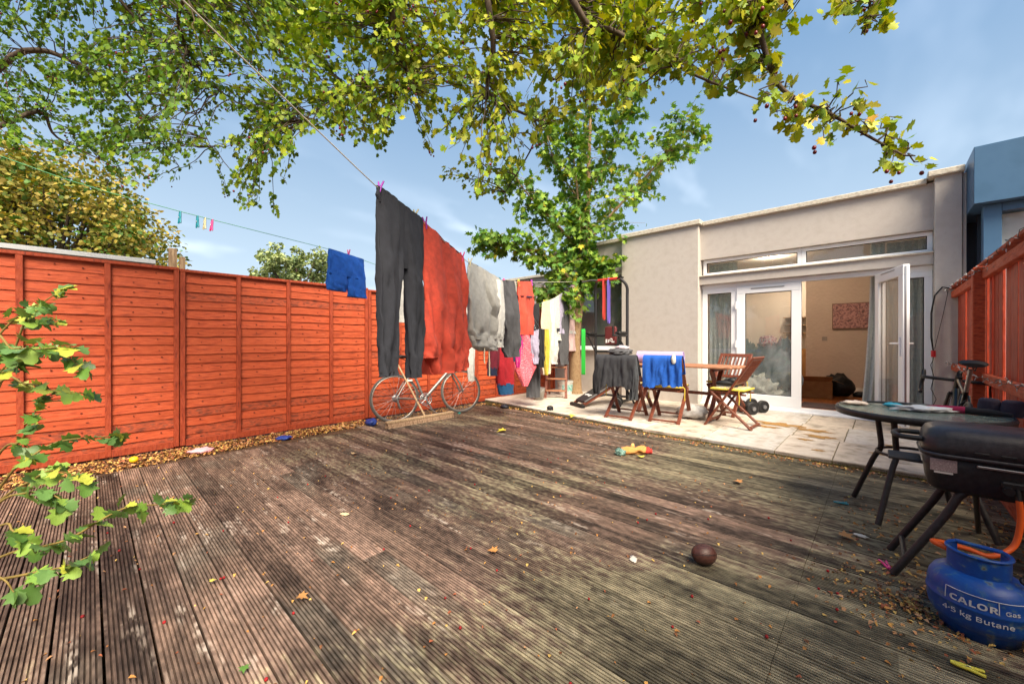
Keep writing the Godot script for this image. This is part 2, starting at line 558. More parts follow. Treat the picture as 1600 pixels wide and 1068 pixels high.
func build_patio() -> void:
	var root := Node3D.new()
	root.name = "patio"
	add_child(root)
	tag(root, "pale sandstone slab patio in front of the house", "", "", "structure")
	var s := S()
	# bed under the slabs; its front edge swings back a little towards the left fence
	s.set_smooth_group(-1)
	var fl := Vector3(-5.5, 0.036, -5.12)
	var fm := Vector3(-2.2, 0.036, -4.76)
	var fr := Vector3(0.63, 0.036, -4.69)
	for e in [[fl, fm], [fm, fr]]:
		var a: Vector3 = e[0]
		var b: Vector3 = e[1]
		quad(s, Vector3(a.x, 0.036, -7.6), Vector3(b.x, 0.036, -7.6), b, a)
		quad(s, a, b, b - Vector3(0, 0.2, 0), a - Vector3(0, 0.2, 0))
	obj("edge", s, M.moss, root)
	var rows := [[-4.7, -5.62], [-5.62, -6.52], [-6.52, -7.46]]
	for r in rows.size():
		var x: float = -5.5
		var cuts := []
		if r == 0:
			cuts = [-5.5, -4.75, -3.95, -3.1, -2.2, -1.5, -0.79, -0.335, 0.63]
		elif r == 1:
			cuts = [-5.5, -4.5, -3.6, -2.75, -2.0, -1.35, -0.77, -0.30, 0.63]
		else:
			cuts = [-5.5, -4.9, -4.1, -3.3, -2.5, -1.7, -0.745, -0.265, 0.63]
		for k in cuts.size() - 1:
			var x0: float = cuts[k] + 0.004
			var x1: float = cuts[k + 1] - 0.004
			var zb: float = rows[r][1] + 0.004
			var q := S()
			q.set_smooth_group(-1)
			var front := func(xx: float) -> float:
				if r > 0:
					return rows[r][0] - 0.004
				return lerpf(-5.12, -4.76, (xx + 5.5) / 3.3) if xx < -2.2 else lerpf(-4.76, -4.69, (xx + 2.2) / 2.83)
			var y := 0.05 + R(-0.0015, 0.0015)
			var zf0: float = front.call(x0)
			var zf1: float = front.call(x1)
			var bv := 0.006
			var tp := [Vector3(x0 + bv, y, zb - -bv), Vector3(x1 - bv, y, zb + bv), Vector3(x1 - bv, y, zf1 - bv), Vector3(x0 + bv, y, zf0 - bv)]
			var lo := [Vector3(x0, y - bv, zb), Vector3(x1, y - bv, zb), Vector3(x1, y - bv, zf1), Vector3(x0, y - bv, zf0)]
			quad(q, tp[0], tp[1], tp[2], tp[3])
			for e in 4:
				var e2 := (e + 1) % 4
				quad(q, tp[e2], tp[e], lo[e], lo[e2])
				quad(q, lo[e2], lo[e], lo[e] - Vector3(0, 0.03, 0), lo[e2] - Vector3(0, 0.03, 0))
			obj("slab", q, M.slab[rng.randi() % 4], root)
	# dried muddy spills on the slabs
	var spills := [[-1.0, -6.2, 0.26], [-1.08, -5.95, 0.14], [-0.62, -6.05, 0.17], [-0.50, -5.72, 0.15], [-0.62, -5.45, 0.08], [0.0, -5.25, 0.1], [0.06, -5.75, 0.06], [-0.45, -5.0, 0.06]]
	var stain := tm(ntex(41, 0.04, [C(128, 92, 46), C(168, 130, 74), C(150, 110, 58)], 128, 128), Vector3(3, 3, 3), 0.9)
	for k in spills.size():
		var q := S()
		q.set_smooth_group(-1)
		var n := FastNoiseLite.new()
		n.seed = 300 + k
		n.frequency = 0.9
		var c := Vector3(spills[k][0], 0.0532, spills[k][1])
		var pts := []
		for i in 28:
			var a := TAU * i / 28
			var rr: float = spills[k][2] * (0.62 + 0.75 * n.get_noise_2d(cos(a) * 1.6, sin(a) * 1.6))
			pts.append(c + Vector3(cos(a) * rr * 1.5, 0, sin(a) * rr * 0.8))
		for i in 28:
			tri(q, c, pts[i], pts[(i + 1) % 28])
		obj("mud_stain", q, stain, root)

# ---------------------------------------------------------------- fences
func lap_board(length: float, tall: float, sd: int) -> Mesh:
	# a waney-lap board along z, x is outward; the lower edge wanders and stands proud
	var s := S()
	s.set_smooth_group(-1)
	var n := FastNoiseLite.new()
	n.seed = sd; n.frequency = 1.0; n.fractal_octaves = 2
	var g := 10
	for i in g:
		var p := []
		for k in 2:
			var z := -length * (i + k) / g
			var low := n.get_noise_2d(z * 1.4, 3.0) * 0.012
			var bow := n.get_noise_2d(z * 0.7, 30.0) * 0.004
			p.append([Vector3(bow, tall, z), Vector3(0.013 + bow, low, z), Vector3(0.001 + bow, low, z)])
		quad(s, p[0][0], p[1][0], p[1][1], p[0][1])
		quad(s, p[0][1], p[1][1], p[1][2], p[0][2])
	s.generate_normals()
	return s.commit()

func build_left_fence() -> void:
	var root := thing("fence", "long red lapped-board panel fence along the left side of the deck", "fence", Vector3(-5.55, 0, 0))
	var mats := [M.fence, M.fence_b, M.fence_c]
	var panels := [[1.5, -0.66], [-0.66, -2.80], [-2.80, -4.93], [-4.93, -7.06], [-7.06, -7.36]]
	var tops := [1.915, 1.905, 1.885, 1.87, 1.87]
	for k in panels.size():
		var z0: float = panels[k][0]
		var z1: float = panels[k][1]
		var top: float = tops[k]
		var n := 19
		var step := (top - 0.05) / n
		var pool := []
		for v in 4:
			pool.append(lap_board(z0 - z1, step * 1.22, 50 + k * 7 + v))
		for i in n:
			var y := 0.03 + step * i
			put("board", pool[rng.randi() % 4], M.fence_d if (i < 4 and rng.randf() < 0.55) or rng.randf() < 0.08 else mats[rng.randi() % 3], root, Transform3D(Basis(), Vector3(R(-0.002, 0.002), y, z0)))
		var s := S()
		box(s, Vector3(0.012, top + 0.006, (z0 + z1) * 0.5), Vector3(0.06, 0.032, z0 - z1 - 0.004), Basis(), 0.004)
		obj("top_rail", s, M.batten, root)
		s = S()
		box(s, Vector3(0.024, 0.045, (z0 + z1) * 0.5), Vector3(0.022, 0.07, z0 - z1 - 0.1), Basis(), 0.003)
		obj("bottom_rail", s, M.batten, root)
		var bays := 4 if z0 - z1 > 1 else 1
		for i in bays + 1:
			var z := lerpf(z0, z1, float(i) / bays)
			if i == 0: z -= 0.026
			if i == bays: z += 0.026
			s = S()
			box(s, Vector3(0.027, top * 0.5 + 0.005, z), Vector3(0.026, top - 0.03, 0.044), Basis(Vector3.RIGHT, R(-0.004, 0.004)), 0.003)
			obj("batten", s, M.batten, root)
	var nails := S()
	for k in 4:
		var step: float = (tops[k] - 0.05) / 19.0
		for i in 19:
			for b in 4:
				for c in 2:
					var z: float = lerpf(panels[k][0], panels[k][1], (b + 0.34 + 0.36 * c) / 4.0) + R(-0.025, 0.025)
					if rng.randf() < 0.7:
						box(nails, Vector3(0.0125, 0.05 + step * i + R(0.01, 0.05), z), Vector3(0.006, R(0.006, 0.012), R(0.007, 0.016)))
	obj("knots_and_nails", nails, flat(C(92, 30, 18), 0.8), root).set_meta("kind", "stuff")
	for z in [1.5, -0.66, -2.80, -4.93, -7.06]:
		var s := S()
		box(s, Vector3(-0.05, 0.9, z), Vector3(0.09, 2.0 if z != -0.66 else 1.95, 0.09), Basis(), 0.004)
		obj("post", s, M.batten, root)
	var q := S()
	box(q, Vector3(-0.045, 0.86, 0), Vector3(0.004, 1.8, 18.0), Basis())
	# raw timber stubs that stick up behind a panel joint
	var t := thing("post_stub", "raw timber post stub with an offcut rising behind the red fence", "post", Vector3(-5.66, 0, -0.64))
	var s2 := S()
	box(s2, Vector3(0, 1.08, 0.02), Vector3(0.05, 2.16, 0.07), Basis(), 0.004)
	obj("post", s2, M.raw_wood, t)
	s2 = S()
	box(s2, Vector3(0.005, 1.95, -0.06), Vector3(0.04, 0.26, 0.05), Basis(), 0.004)
	obj("offcut", s2, M.raw_wood, t)

func build_right_fence() -> void:
	var root := thing("picket_fence", "dark red close picket fence on the right, seen from its rail side", "fence", Vector3(0.64, 0, 0))
	var s: SurfaceTool
	var base := S()
	box(base, Vector3(0.012, 0, 0), Vector3(0.018, 1.72, 0.122), Basis(), 0.003)
	base.generate_normals()
	var pk := base.commit()
	var z := -7.3
	while z < 1.6:
		put("picket", pk, M.picket, root, Transform3D(Basis(Vector3.UP, R(-0.02, 0.02)) * Basis(Vector3.RIGHT, R(-0.006, 0.006)), Vector3(0.03 + (0.012 if int(z * 100.0) % 2 == 0 else 0.0) + R(-0.002, 0.002), 0.90 + R(-0.008, 0.008), z)))
		z += 0.155
	for e in [[-7.34, -5.30], [-5.20, -3.2], [-3.2, -1.1], [-1.1, 1.0], [1.0, 1.6]]:
		for y in [1.72, 0.835, 0.2]:
			s = S()
			beam(s, Vector3(0.008, y, e[0]), Vector3(0.008, y, e[1]), 0.045, 0.078, Vector3.UP, 0.004)
			obj("rail", s, M.fence, root)
		s = S()
		beam(s, Vector3(0.02, 1.80, e[0] + 0.001), Vector3(0.02, 1.80, e[1] - 0.001), 0.105, 0.026, Vector3.UP, 0.003)
		obj("cap", s, M.fence_b, root)
	for zz in [-7.37, -5.25, -3.15, -1.05, 1.05]:
		s = S()
		box(s, Vector3(-0.03, 0.84, zz), Vector3(0.075, 1.885, 0.09), Basis(), 0.005)
		obj("post", s, M.fence_c, root)
	s = S()
	box(s, Vector3(0.0, 0.06, -2.8), Vector3(0.03, 0.15, 9.0), Basis(), 0.004)
	obj("gravel_board", s, M.fence_b, root)
	# fairy-light strings wound along the fence
	var wire := flat(C(196, 196, 198), 0.5)
	for y in [1.74, 0.88]:
		var t := thing("light_string", ["unlit fairy light string tangled along the middle fence rail", "unlit fairy light string wound along the top of the right fence"][1 if y > 1 else 0], "fairy lights", Vector3(0.57, y, 0))
		var w := S()
		var bulbs := S()
		var pts := []
		var n := 90
		for i in n:
			var f := float(i) / (n - 1)
			var p := Vector3(R(-0.02, 0.01), sin(i * 0.9) * 0.012 + R(-0.012, 0.012) + 0.02 * sin(f * 9.0), lerpf(-7.1, -3.0, f))
			pts.append(p)
			if i % 2 == 0:
				var d := Vector3(R(-1, 0.2), R(-1, 1), R(-1, 1)).normalized()
				tube(bulbs, [p, p + d * 0.012, p + d * 0.022], [0.0022, 0.003, 0.001], 5)
		tube(w, pts, 0.002, 5)
		obj("wire", w, flat(C(52, 56, 50), 0.6), t)
		obj("bulbs", bulbs, wire, t)
	# cable with a red connector hanging from the fence top
	var cable := thing("power_cable", "black cable looping from the fence top to a red plug", "cable", Vector3(0.53, 0, -7.24))
	var c := S()
	tube(c, [Vector3(0.08, 1.80, 0), Vector3(0.02, 1.82, 0.0), Vector3(-0.045, 1.72, 0), Vector3(-0.075, 1.5, 0), Vector3(-0.075, 1.2, 0), Vector3(-0.06, 1.06, 0), Vector3(-0.055, 1.02, 0)], 0.009, 6)
	tube(c, [Vector3(0.07, 1.78, 0.01), Vector3(0.03, 1.5, 0.0), Vector3(-0.045, 1.05, 0)], 0.003, 5)
	obj("lead", c, M.black, cable)
	c = S()
	tube(c, [Vector3(-0.055, 1.03, 0), Vector3(-0.055, 0.95, 0)], 0.022, 8)
	obj("plug", c, M.peg.red, cable)
	c = S()
	tube(c, [Vector3(-0.055, 0.95, 0), Vector3(-0.06, 0.9, 0), Vector3(-0.08, 0.85, 0.02), Vector3(-0.05, 0.7, 0), Vector3(-0.075, 0.55, 0), Vector3(-0.03, 0.42, 0), Vector3(-0.07, 0.3, 0), Vector3(-0.06, 0.06, 0)], 0.004, 5)
	obj("lead", c, M.black, cable)

# ---------------------------------------------------------------- the house
func frame(parent: Node, called: String, x0: float, x1: float, y0: float, y1: float, z: float, w: float, d: float, glass := true, wb := -1.0) -> Node3D:
	# a white plastic frame of four bars round a pane, front face at z
	var holder := S()
	var lower := w if wb < 0 else wb
	box(holder, Vector3((x0 + x1) / 2, y1 - w / 2, z - d / 2), Vector3(x1 - x0, w, d), Basis(), 0.006)
	box(holder, Vector3((x0 + x1) / 2, y0 + lower / 2, z - d / 2), Vector3(x1 - x0, lower, d), Basis(), 0.006)
	box(holder, Vector3(x0 + w / 2, (y0 + lower + y1 - w) / 2, z - d / 2), Vector3(w, y1 - y0 - w - lower, d - 0.002), Basis(), 0.004)
	box(holder, Vector3(x1 - w / 2, (y0 + lower + y1 - w) / 2, z - d / 2), Vector3(w, y1 - y0 - w - lower, d - 0.002), Basis(), 0.004)
	var o := obj(called, holder, M.upvc, parent)
	var s := S()
	var gx0 := x0 + w
	var gx1 := x1 - w
	var gy0 := y0 + lower
	var gy1 := y1 - w
	for e in [[gx0 + 0.005, (gy0 + gy1) / 2, 0.01, gy1 - gy0], [gx1 - 0.005, (gy0 + gy1) / 2, 0.01, gy1 - gy0], [(gx0 + gx1) / 2, gy0 + 0.005, gx1 - gx0 - 0.02, 0.01], [(gx0 + gx1) / 2, gy1 - 0.005, gx1 - gx0 - 0.02, 0.01]]:
		box(s, Vector3(e[0], e[1], z - d * 0.45), Vector3(e[2], e[3], 0.012))
	obj("seal", s, M.seal, o)
	if glass:
		for k in 2:
			s = S()
			s.set_smooth_group(-1)
			var gz := z - d * 0.45 - 0.012 - k * 0.02
			quad(s, Vector3(gx0, gy1, gz), Vector3(gx1, gy1, gz), Vector3(gx1, gy0, gz), Vector3(gx0, gy0, gz))
			obj("pane", s, M.glass, o)
	return o

func wall_box(parent: Node, called: String, x0: float, x1: float, y0: float, y1: float, z0: float, z1: float, m: Material, bev := 0.0) -> MeshInstance3D:
	var s := S()
	box(s, Vector3((x0 + x1) / 2, (y0 + y1) / 2, (z0 + z1) / 2), Vector3(absf(x1 - x0), absf(y1 - y0), absf(z1 - z0)), Basis(), bev)
	return obj(called, s, m, parent)

func build_house() -> void:
	var h := thing("house", "single storey house with beige rendered walls and white patio doors", "house")
	var w: Material = M.render_wall
	var zf := -7.39
	wall_box(h, "wall", -2.36, 0.487, 2.58, 3.18, zf, -7.69, w)
	wall_box(h, "wall", -3.80, -2.345, -0.1, 3.18, -7.27, -7.70, w, 0.004)
	wall_box(h, "wall", 0.485, 0.715, -0.1, 3.215, -7.27, -7.72, w, 0.004)
	wall_box(h, "wall", -5.62, -3.801, 2.58, 3.18, zf, -7.69, w)
	wall_box(h, "wall", -5.62, -3.801, -0.1, 0.95, zf, -7.69, w)
	wall_box(h, "wall", -5.62, -5.5, 0.95, 2.58, zf, -7.69, w)
	wall_box(h, "wall", -5.62, -5.40, -0.1, 3.1, -7.69, -13.0, w)
	wall_box(h, "wall", 0.60, 0.72, -0.1, 3.1, -7.72, -13.0, w)
	wall_box(h, "wall", -5.62, 0.72, -0.1, 3.1, -13.0, -13.2, w)
	wall_box(h, "roof", -5.62, 0.715, 2.85, 3.13, -7.69, -13.2, M.stone_cap)
	for e in [[-3.84, -2.30, 3.18, 3.262, -7.215], [-2.296, 0.42, 3.165, 3.235, -7.325], [0.422, 0.735, 3.212, 3.285, -7.215], [-5.64, -3.844, 3.165, 3.24, -7.325]]:
		wall_box(h, "coping", e[0], e[1], e[2], e[3], e[4], -7.75, M.stone_cap, 0.008)
	# the rendered beam between the doors and the top lights, with its drip edge
	wall_box(h, "beam", -2.343, 0.483, 2.135, 2.275, -7.35, -7.60, w, 0.003)
	wall_box(h, "sill", -2.40, 0.484, 2.272, 2.292, -7.315, -7.52, M.stone_cap, 0.003)
	# top lights
	var z := -7.46
	var t := frame(h, "top_light", -2.32, -0.90, 2.292, 2.575, z, 0.052, 0.07)
	t = frame(h, "top_light", -0.898, 0.483, 2.292, 2.575, z, 0.052, 0.07)
	# door frame
	var s := S()
	box(s, Vector3(-0.93, 2.098, z - 0.035), Vector3(2.826, 0.07, 0.075), Basis(), 0.004)
	obj("frame_head", s, M.upvc, h)
	s = S()
	box(s, Vector3(-0.93, 0.085, z - 0.03), Vector3(2.826, 0.07, 0.11), Basis(), 0.006)
	obj("frame_sill", s, M.upvc, h)
	s = S()
	box(s, Vector3(-0.93, 0.058, z + 0.035), Vector3(2.826, 0.03, 0.12), Basis(), 0.006)
	obj("threshold", s, M.upvc, h)
	frame(h, "side_light", -2.338, -1.79, 0.121, 2.062, z - 0.003, 0.085, 0.07)
	frame(h, "side_light", -0.035, 0.482, 0.121, 2.062, z - 0.003, 0.075, 0.07)
	var d := frame(h, "door", -1.786, -0.90, 0.122, 2.060, z + 0.022, 0.125, 0.066, true, 0.16)
	door_bits(d, -1.786, -0.90, z + 0.022)
	# the other leaf stands open on the patio
	var hinge := Node3D.new()
	hinge.name = numbered(h, "door")
	h.add_child(hinge, true)
	hinge.position = Vector3(-0.04, 0, z + 0.03)
	hinge.rotation.y = deg_to_rad(107.0)
	hinge.set_meta("label", "white glazed door leaf standing open")
	var leaf := frame(hinge, "leaf", -0.862, 0.0, 0.122, 2.060, 0.033, 0.125, 0.066, true, 0.16)
	leaf.position.x = 0.0
	var hs := S()
	for e in [1, -1]:
		var hz: float = 0.033 if e > 0 else -0.033
		box(hs, Vector3(-0.80, 1.08, hz + e * 0.006), Vector3(0.028, 0.24, 0.012), Basis(), 0.004)
		tube(hs, [Vector3(-0.80, 1.12, hz), Vector3(-0.80, 1.12, hz + e * 0.05), Vector3(-0.78, 1.12, hz + e * 0.055), Vector3(-0.69, 1.118, hz + e * 0.055)], 0.010, 8)
	obj("handle", hs, M.upvc, hinge)
	hs = S()
	box(hs, Vector3(-0.8655, 1.09, -0.006), Vector3(0.005, 1.9, 0.016))
	obj("lock_strip", hs, M.steel, hinge)
	hs = S()
	for e in [1, -1]:
		box(hs, Vector3(-0.431, 2.03, e * 0.036), Vector3(0.42, 0.014, 0.006), Basis(), 0.002)
	obj("vent", hs, M.steel, hinge)
	# window beside the tree
	frame(h, "window", -5.495, -3.805, 0.985, 2.575, z, 0.06, 0.07)
	wall_box(h, "window_sill", -5.5, -3.802, 0.952, 0.984, -7.30, -7.52, M.upvc, 0.004)

func door_bits(d: Node3D, x0: float, x1: float, z: float) -> void:
	var s := S()
	box(s, Vector3((x0 + x1) / 2, 2.012, z + 0.006), Vector3(0.46, 0.014, 0.014), Basis(), 0.003)
	obj("vent", s, M.steel, d)
	for y in [0.5, 1.1, 1.75]:
		s = S()
		box(s, Vector3(x0 - 0.006, y, z + 0.008), Vector3(0.05, 0.09, 0.016), Basis(), 0.004)
		tube(s, [Vector3(x0 - 0.004, y - 0.06, z + 0.016), Vector3(x0 - 0.004, y + 0.06, z + 0.016)], 0.011, 8)
		obj("hinge", s, M.upvc, d)
	s = S()
	box(s, Vector3(x1 + 0.003, 1.09, z - 0.03), Vector3(0.004, 1.88, 0.02))
	obj("lock_strip", s, M.steel, d)

func curtain(called: String, label: String, x0: float, x1: float, z: float, m: Material, folds: int, sweep := 0.0) -> void:
	var s := S()
	var f := func(u: float, v: float) -> Vector3:
		var x := lerpf(x0, x1, u) + sweep * pow(v, 2.0)
		return Vector3(x, lerpf(2.55, 0.13, v), z + 0.03 * sin(u * folds * TAU) * (0.6 + 0.4 * v))
	sheet(s, f, folds * 8, 12, 0.003)
	var o := obj(called, s, m)
	tag(o, label, "curtain")

func build_room() -> void:
	var root := Node3D.new()
	root.name = "interior_room"
	add_child(root)
	tag(root, "room seen through the open patio doors", "", "", "structure")
	var paint := tm(ntex(51, 0.01, [C(190, 172, 156), C(198, 180, 164), C(194, 176, 160)], 128, 128), Vector3(0.5, 0.5, 0.5), 0.9, M.fine_n, 0.15)
	var white := flat(C(226, 222, 214), 0.8)
	wall_box(root, "painted_wall", -1.10, 0.598, 0.1, 2.78, -10.6, -10.72, paint)
	wall_box(root, "painted_wall", -1.20, -1.10, 0.1, 2.78, -10.6, -12.9, paint)
	wall_box(root, "painted_wall", -3.72, -3.6, 0.1, 2.78, -7.70, -12.9, paint)
	wall_box(root, "ceiling", -5.39, 0.598, 2.78, 2.84, -7.70, -12.98, white)
	wall_box(root, "painted_wall", -3.6, -1.2, 0.1, 2.78, -12.86, -12.96, white)
	wall_box(root, "skirting", -1.09, 0.598, 0.1, 0.2, -10.585, -10.599, white)
	var fl := tm(ntex(52, 0.02, [C(120, 66, 30), C(158, 92, 46), C(178, 108, 58)], 256, 256), Vector3(5, 5, 0.7), 0.35)
	wall_box(root, "floor", -5.39, 0.598, 0.0, 0.1, -7.55, -12.98, fl)
	for k in 3:
		wall_box(root, "shelf", -1.9, -1.21, 1.35 + k * 0.2, 1.37 + k * 0.2, -12.5, -12.85, M.raw_wood)
	wall_box(root, "cupboard", -2.2, -1.21, 0.1, 0.95, -12.3, -12.85, tm(ntex(53, 0.03, [C(150, 110, 60), C(186, 142, 86)], 64, 64), Vector3(2, 0.6, 2), 0.6))
	# ceiling lamps that are on
	for p in [Vector3(-1.55, 2.775, -9.0), Vector3(-1.5, 2.775, -11.6)]:
		var t := thing("downlight", ["lit ceiling downlight near the doors", "lit ceiling downlight in the far kitchen"][0 if p.z > -10 else 1], "lamp", p)
		var s := S()
		lathe(s, [Vector2(0.03, -0.004), Vector2(0.05, -0.004), Vector2(0.05, 0.004)], 20)
		obj("trim", s, white, t)
		s = S()
		lathe(s, [Vector2(0.0001, -0.002), Vector2(0.031, -0.002)], 20)
		var e := flat(C(255, 214, 150), 0.5)
		e.emission_enabled = true
		e.emission = C(255, 200, 130)
		e.emission_energy_multiplier = 3.0
		obj("bulb", s, e, t)
		var l := OmniLight3D.new()
		l.name = "lamp_light"
		l.position = Vector3(0, -0.06, 0)
		l.light_color = Color(1.0, 0.9, 0.78)
		l.light_energy = 0.6
		l.light_size = 0.04
		l.omni_range = 9.0
		l.omni_attenuation = 2.0
		l.shadow_enabled = true
		t.add_child(l)
	# canvas on the wall: blurred flowers
	var pic := thing("wall_canvas", "wide framed canvas of pale blossoms hanging on the indoor wall", "painting", Vector3(-0.41, 1.66, -10.578))
	var s2 := S()
	box(s2, Vector3.ZERO, Vector3(0.66, 0.5, 0.03), Basis(), 0.004)
	obj("canvas", s2, tm(ntex(54, 0.035, [C(70, 54, 58), C(150, 108, 104), C(196, 150, 144), C(120, 84, 86), C(206, 176, 168)], 256, 256, 3), Vector3(1.1, 1.1, 1.1), 0.8), pic)
	s2 = S()
	for e in [[0, 0.256, 0.69, 0.014], [0, -0.256, 0.69, 0.014], [0.337, 0, 0.014, 0.5], [-0.337, 0, 0.014, 0.5]]:
		box(s2, Vector3(e[0], e[1], 0), Vector3(e[2], e[3], 0.036))
	obj("frame", s2, flat(C(120, 90, 70), 0.6), pic)
	var sw := S()
	box(sw, Vector3(-0.88, 1.2, -10.594), Vector3(0.085, 0.085, 0.01), Basis(), 0.003)
	tag(obj("light_switch", sw, flat(C(150, 140, 130), 0.5)), "small square light switch on the indoor wall", "switch")
	# cardboard box, black bag, shoe and mats on the floor
	var cb := thing("cardboard_box", "open brown cardboard box on the indoor floor", "box", Vector3(-1.05, 0.1, -9.3), 0.25)
	var kraft := tm(ntex(55, 0.05, [C(140, 96, 54), C(168, 120, 72)], 64, 64), Vector3(2, 2, 2), 0.9)
	var q := S()
	for e in [[-0.35, 0, 0.008, 0.5], [0.35, 0, 0.008, 0.5], [0, -0.25, 0.7, 0.008], [0, 0.25, 0.7, 0.008]]:
		box(q, Vector3(e[0], 0.15, e[1]), Vector3(e[2], 0.3, e[3]))
	obj("sides", q, kraft, cb)
	q = S()
	box(q, Vector3(0, 0.36, 0.3), Vector3(0.68, 0.14, 0.006), Basis(Vector3.RIGHT, 0.8))
	box(q, Vector3(0.42, 0.32, 0), Vector3(0.2, 0.006, 0.48), Basis(Vector3.BACK, -0.4))
	obj("flaps", q, kraft, cb)
	q = S()
	blob(q, Vector3(-0.62, 0.28, -9.85), Vector3(0.26, 0.22, 0.2), Basis(Vector3.UP, 0.4), 18, 0.5, 5)
	tag(obj("black_bag", q, flat(C(22, 21, 22), 0.5)), "crumpled black bag slumped beside the cardboard box indoors", "bag")
	q = S()
	blob(q, Vector3(-0.25, 0.14, -9.9), Vector3(0.17, 0.06, 0.09), Basis(Vector3.UP, 0.2), 16, 0.25, 6)
	tag(obj("dark_shoe", q, flat(C(20, 19, 20), 0.5)), "flat dark shoe on the indoor floor near the skirting", "shoe")
	q = S()
	box(q, Vector3(-0.55, 0.108, -8.05), Vector3(0.85, 0.014, 0.6), Basis(), 0.004)
	tag(obj("doormat", q, tm(ntex(56, 0.09, [C(70, 54, 54), C(112, 92, 90)], 128, 128), Vector3(5, 5, 5), 0.95, M.fine_n, 1.0)), "greyish purple doormat just inside the open doors", "mat")
	q = S()
	box(q, Vector3(-1.15, 0.108, -7.95), Vector3(0.3, 0.014, 0.5), Basis(), 0.004)
	tag(obj("dark_mat", q, tm(ntex(57, 0.09, [C(18, 28, 20), C(40, 52, 38)], 64, 64), Vector3(5, 5, 5), 0.95)), "small dark green mat inside the closed door leaf", "mat")
	# things heaped behind the closed leaf
	var heap := [[Vector3(-1.36, 0.62, -8.2), Vector3(0.34, 0.52, 0.3), C(136, 142, 148), "big slumped grey bean bag behind the closed glass door", "bean_bag", "bean bag"],
		[Vector3(-1.55, 0.30, -7.95), Vector3(0.3, 0.26, 0.24), C(206, 206, 198), "pale grey rucksack on the floor behind the closed glass door", "rucksack", "bag"],
		[Vector3(-1.85, 0.62, -8.3), Vector3(0.28, 0.5, 0.22), C(130, 144, 140), "grey green draped armchair behind the closed glass door", "draped_armchair", "armchair"],
		[Vector3(-1.45, 1.14, -8.1), Vector3(0.17, 0.1, 0.12), C(150, 122, 116), "crumpled patterned cloth lying on the grey bean bag", "patterned_cloth", "cloth"]]
	for k in heap.size():
		q = S()
		blob(q, heap[k][0], heap[k][1], Basis(Vector3.UP, 0.5 * k), 40, 0.6, 60 + k)
		var mm := cloth(heap[k][2])
		if k == 3:
			mm = tm(ntex(58, 0.06, [C(28, 30, 60), C(230, 226, 220), C(206, 120, 120), C(60, 80, 130)], 128, 128, 2), Vector3(2.5, 2.5, 2.5), 0.9)
		tag(obj(heap[k][4], q, mm), heap[k][3], heap[k][5])
	var drape := cloth(C(206, 210, 206))
	drape.backlight = Color(0.4, 0.4, 0.4)
	curtain("curtain", "pale curtain gathered behind the narrow left glass panel", -2.32, -1.86, -7.80, drape, 6)
	curtain("curtain", "pale curtain hanging behind the narrow right glass panel", 0.05, 0.46, -7.80, drape, 5)
	curtain("curtain", "white curtain edge blowing out beside the open door leaf", -0.12, 0.03, -7.72, drape, 2, -0.1)

# ---------------------------------------------------------------- neighbours
func build_neighbours() -> void:
	var n := thing("clad_extension", "dark blue clad flat roofed extension beyond the right fence", "building")
	var blue := tm(ntex(61, 0.02, [C(62, 98, 130), C(68, 104, 138), C(64, 100, 134)], 128, 128), Vector3(1, 1, 1), 0.4)
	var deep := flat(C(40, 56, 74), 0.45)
	wall_box(n, "fascia_box", 0.755, 3.6, 2.69, 3.33, -6.8, -8.6, blue, 0.004)
	wall_box(n, "corner_post", 0.84, 0.975, -0.1, 2.688, -6.93, -7.06, blue, 0.004)
	wall_box(n, "lintel", 0.976, 3.5, 2.60, 2.688, -6.94, -7.05, blue, 0.003)
	wall_box(n, "post", 2.2, 2.3, -0.1, 2.6, -6.94, -7.05, blue)
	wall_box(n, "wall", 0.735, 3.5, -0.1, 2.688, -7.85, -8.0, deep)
	wall_box(n, "wall", 0.735, 0.80, -0.1, 2.688, -7.74, -7.849, blue)
	wall_box(n, "party_wall", 0.722, 0.752, -0.1, 3.2, -7.30, -7.735, M.render_wall)
	wall_box(n, "blind", 0.99, 2.18, 0.6, 2.59, -7.10, -7.11, flat(C(200, 202, 204), 0.7))
	var s := S()
	s.set_smooth_group(-1)
	quad(s, Vector3(0.976, 2.6, -7.0), Vector3(2.2, 2.6, -7.0), Vector3(2.2, 0, -7.0), Vector3(0.976, 0, -7.0))
	obj("window_pane", s, M.glass, n)
	s = S()
	s.set_smooth_group(-1)
	quad(s, Vector3(0.87, 2.66, -7.07), Vector3(0.87, 2.66, -7.84), Vector3(0.87, 0.1, -7.84), Vector3(0.87, 0.1, -7.07))
	obj("window_pane", s, M.glass, n)
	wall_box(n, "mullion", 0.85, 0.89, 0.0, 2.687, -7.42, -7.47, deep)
	# long rendered wall of the next houses, behind the left fence
	var b := thing("neighbour_house", "pale rendered neighbouring house behind the left fence and tree", "house")
	for k in 4:
		var x1 := -5.7 - k * 3.2
		wall_box(b, "wall", x1 - 3.17, x1, -0.1, 3.17, -9.8 - 0.04 * (k % 2), -14.0, M.render_wall)
		wall_box(b, "pilaster", x1 - 0.25, x1 - 0.02, -0.1, 3.15, -9.62, -9.79, M.render_wall, 0.004)
	wall_box(b, "coping", -18.5, -5.65, 3.172, 3.25, -9.70, -14.0, M.stone_cap, 0.006)
	# shed roof edge just behind the near end of the left fence
	var r := thing("shed", "low shed with a pale metal roof edge behind the left fence", "shed")
	wall_box(r, "wall", -7.9, -6.22, -0.1, 1.97, 2.4, -0.42, M.raw_wood)
	var rs := S()
	box(rs, Vector3(-7.02, 2.03, 0.98), Vector3(1.85, 0.05, 3.0), Basis(Vector3.BACK, 0.03), 0.004)
	obj("roof", rs, flat(C(186, 190, 194), 0.45, 0.3), r)

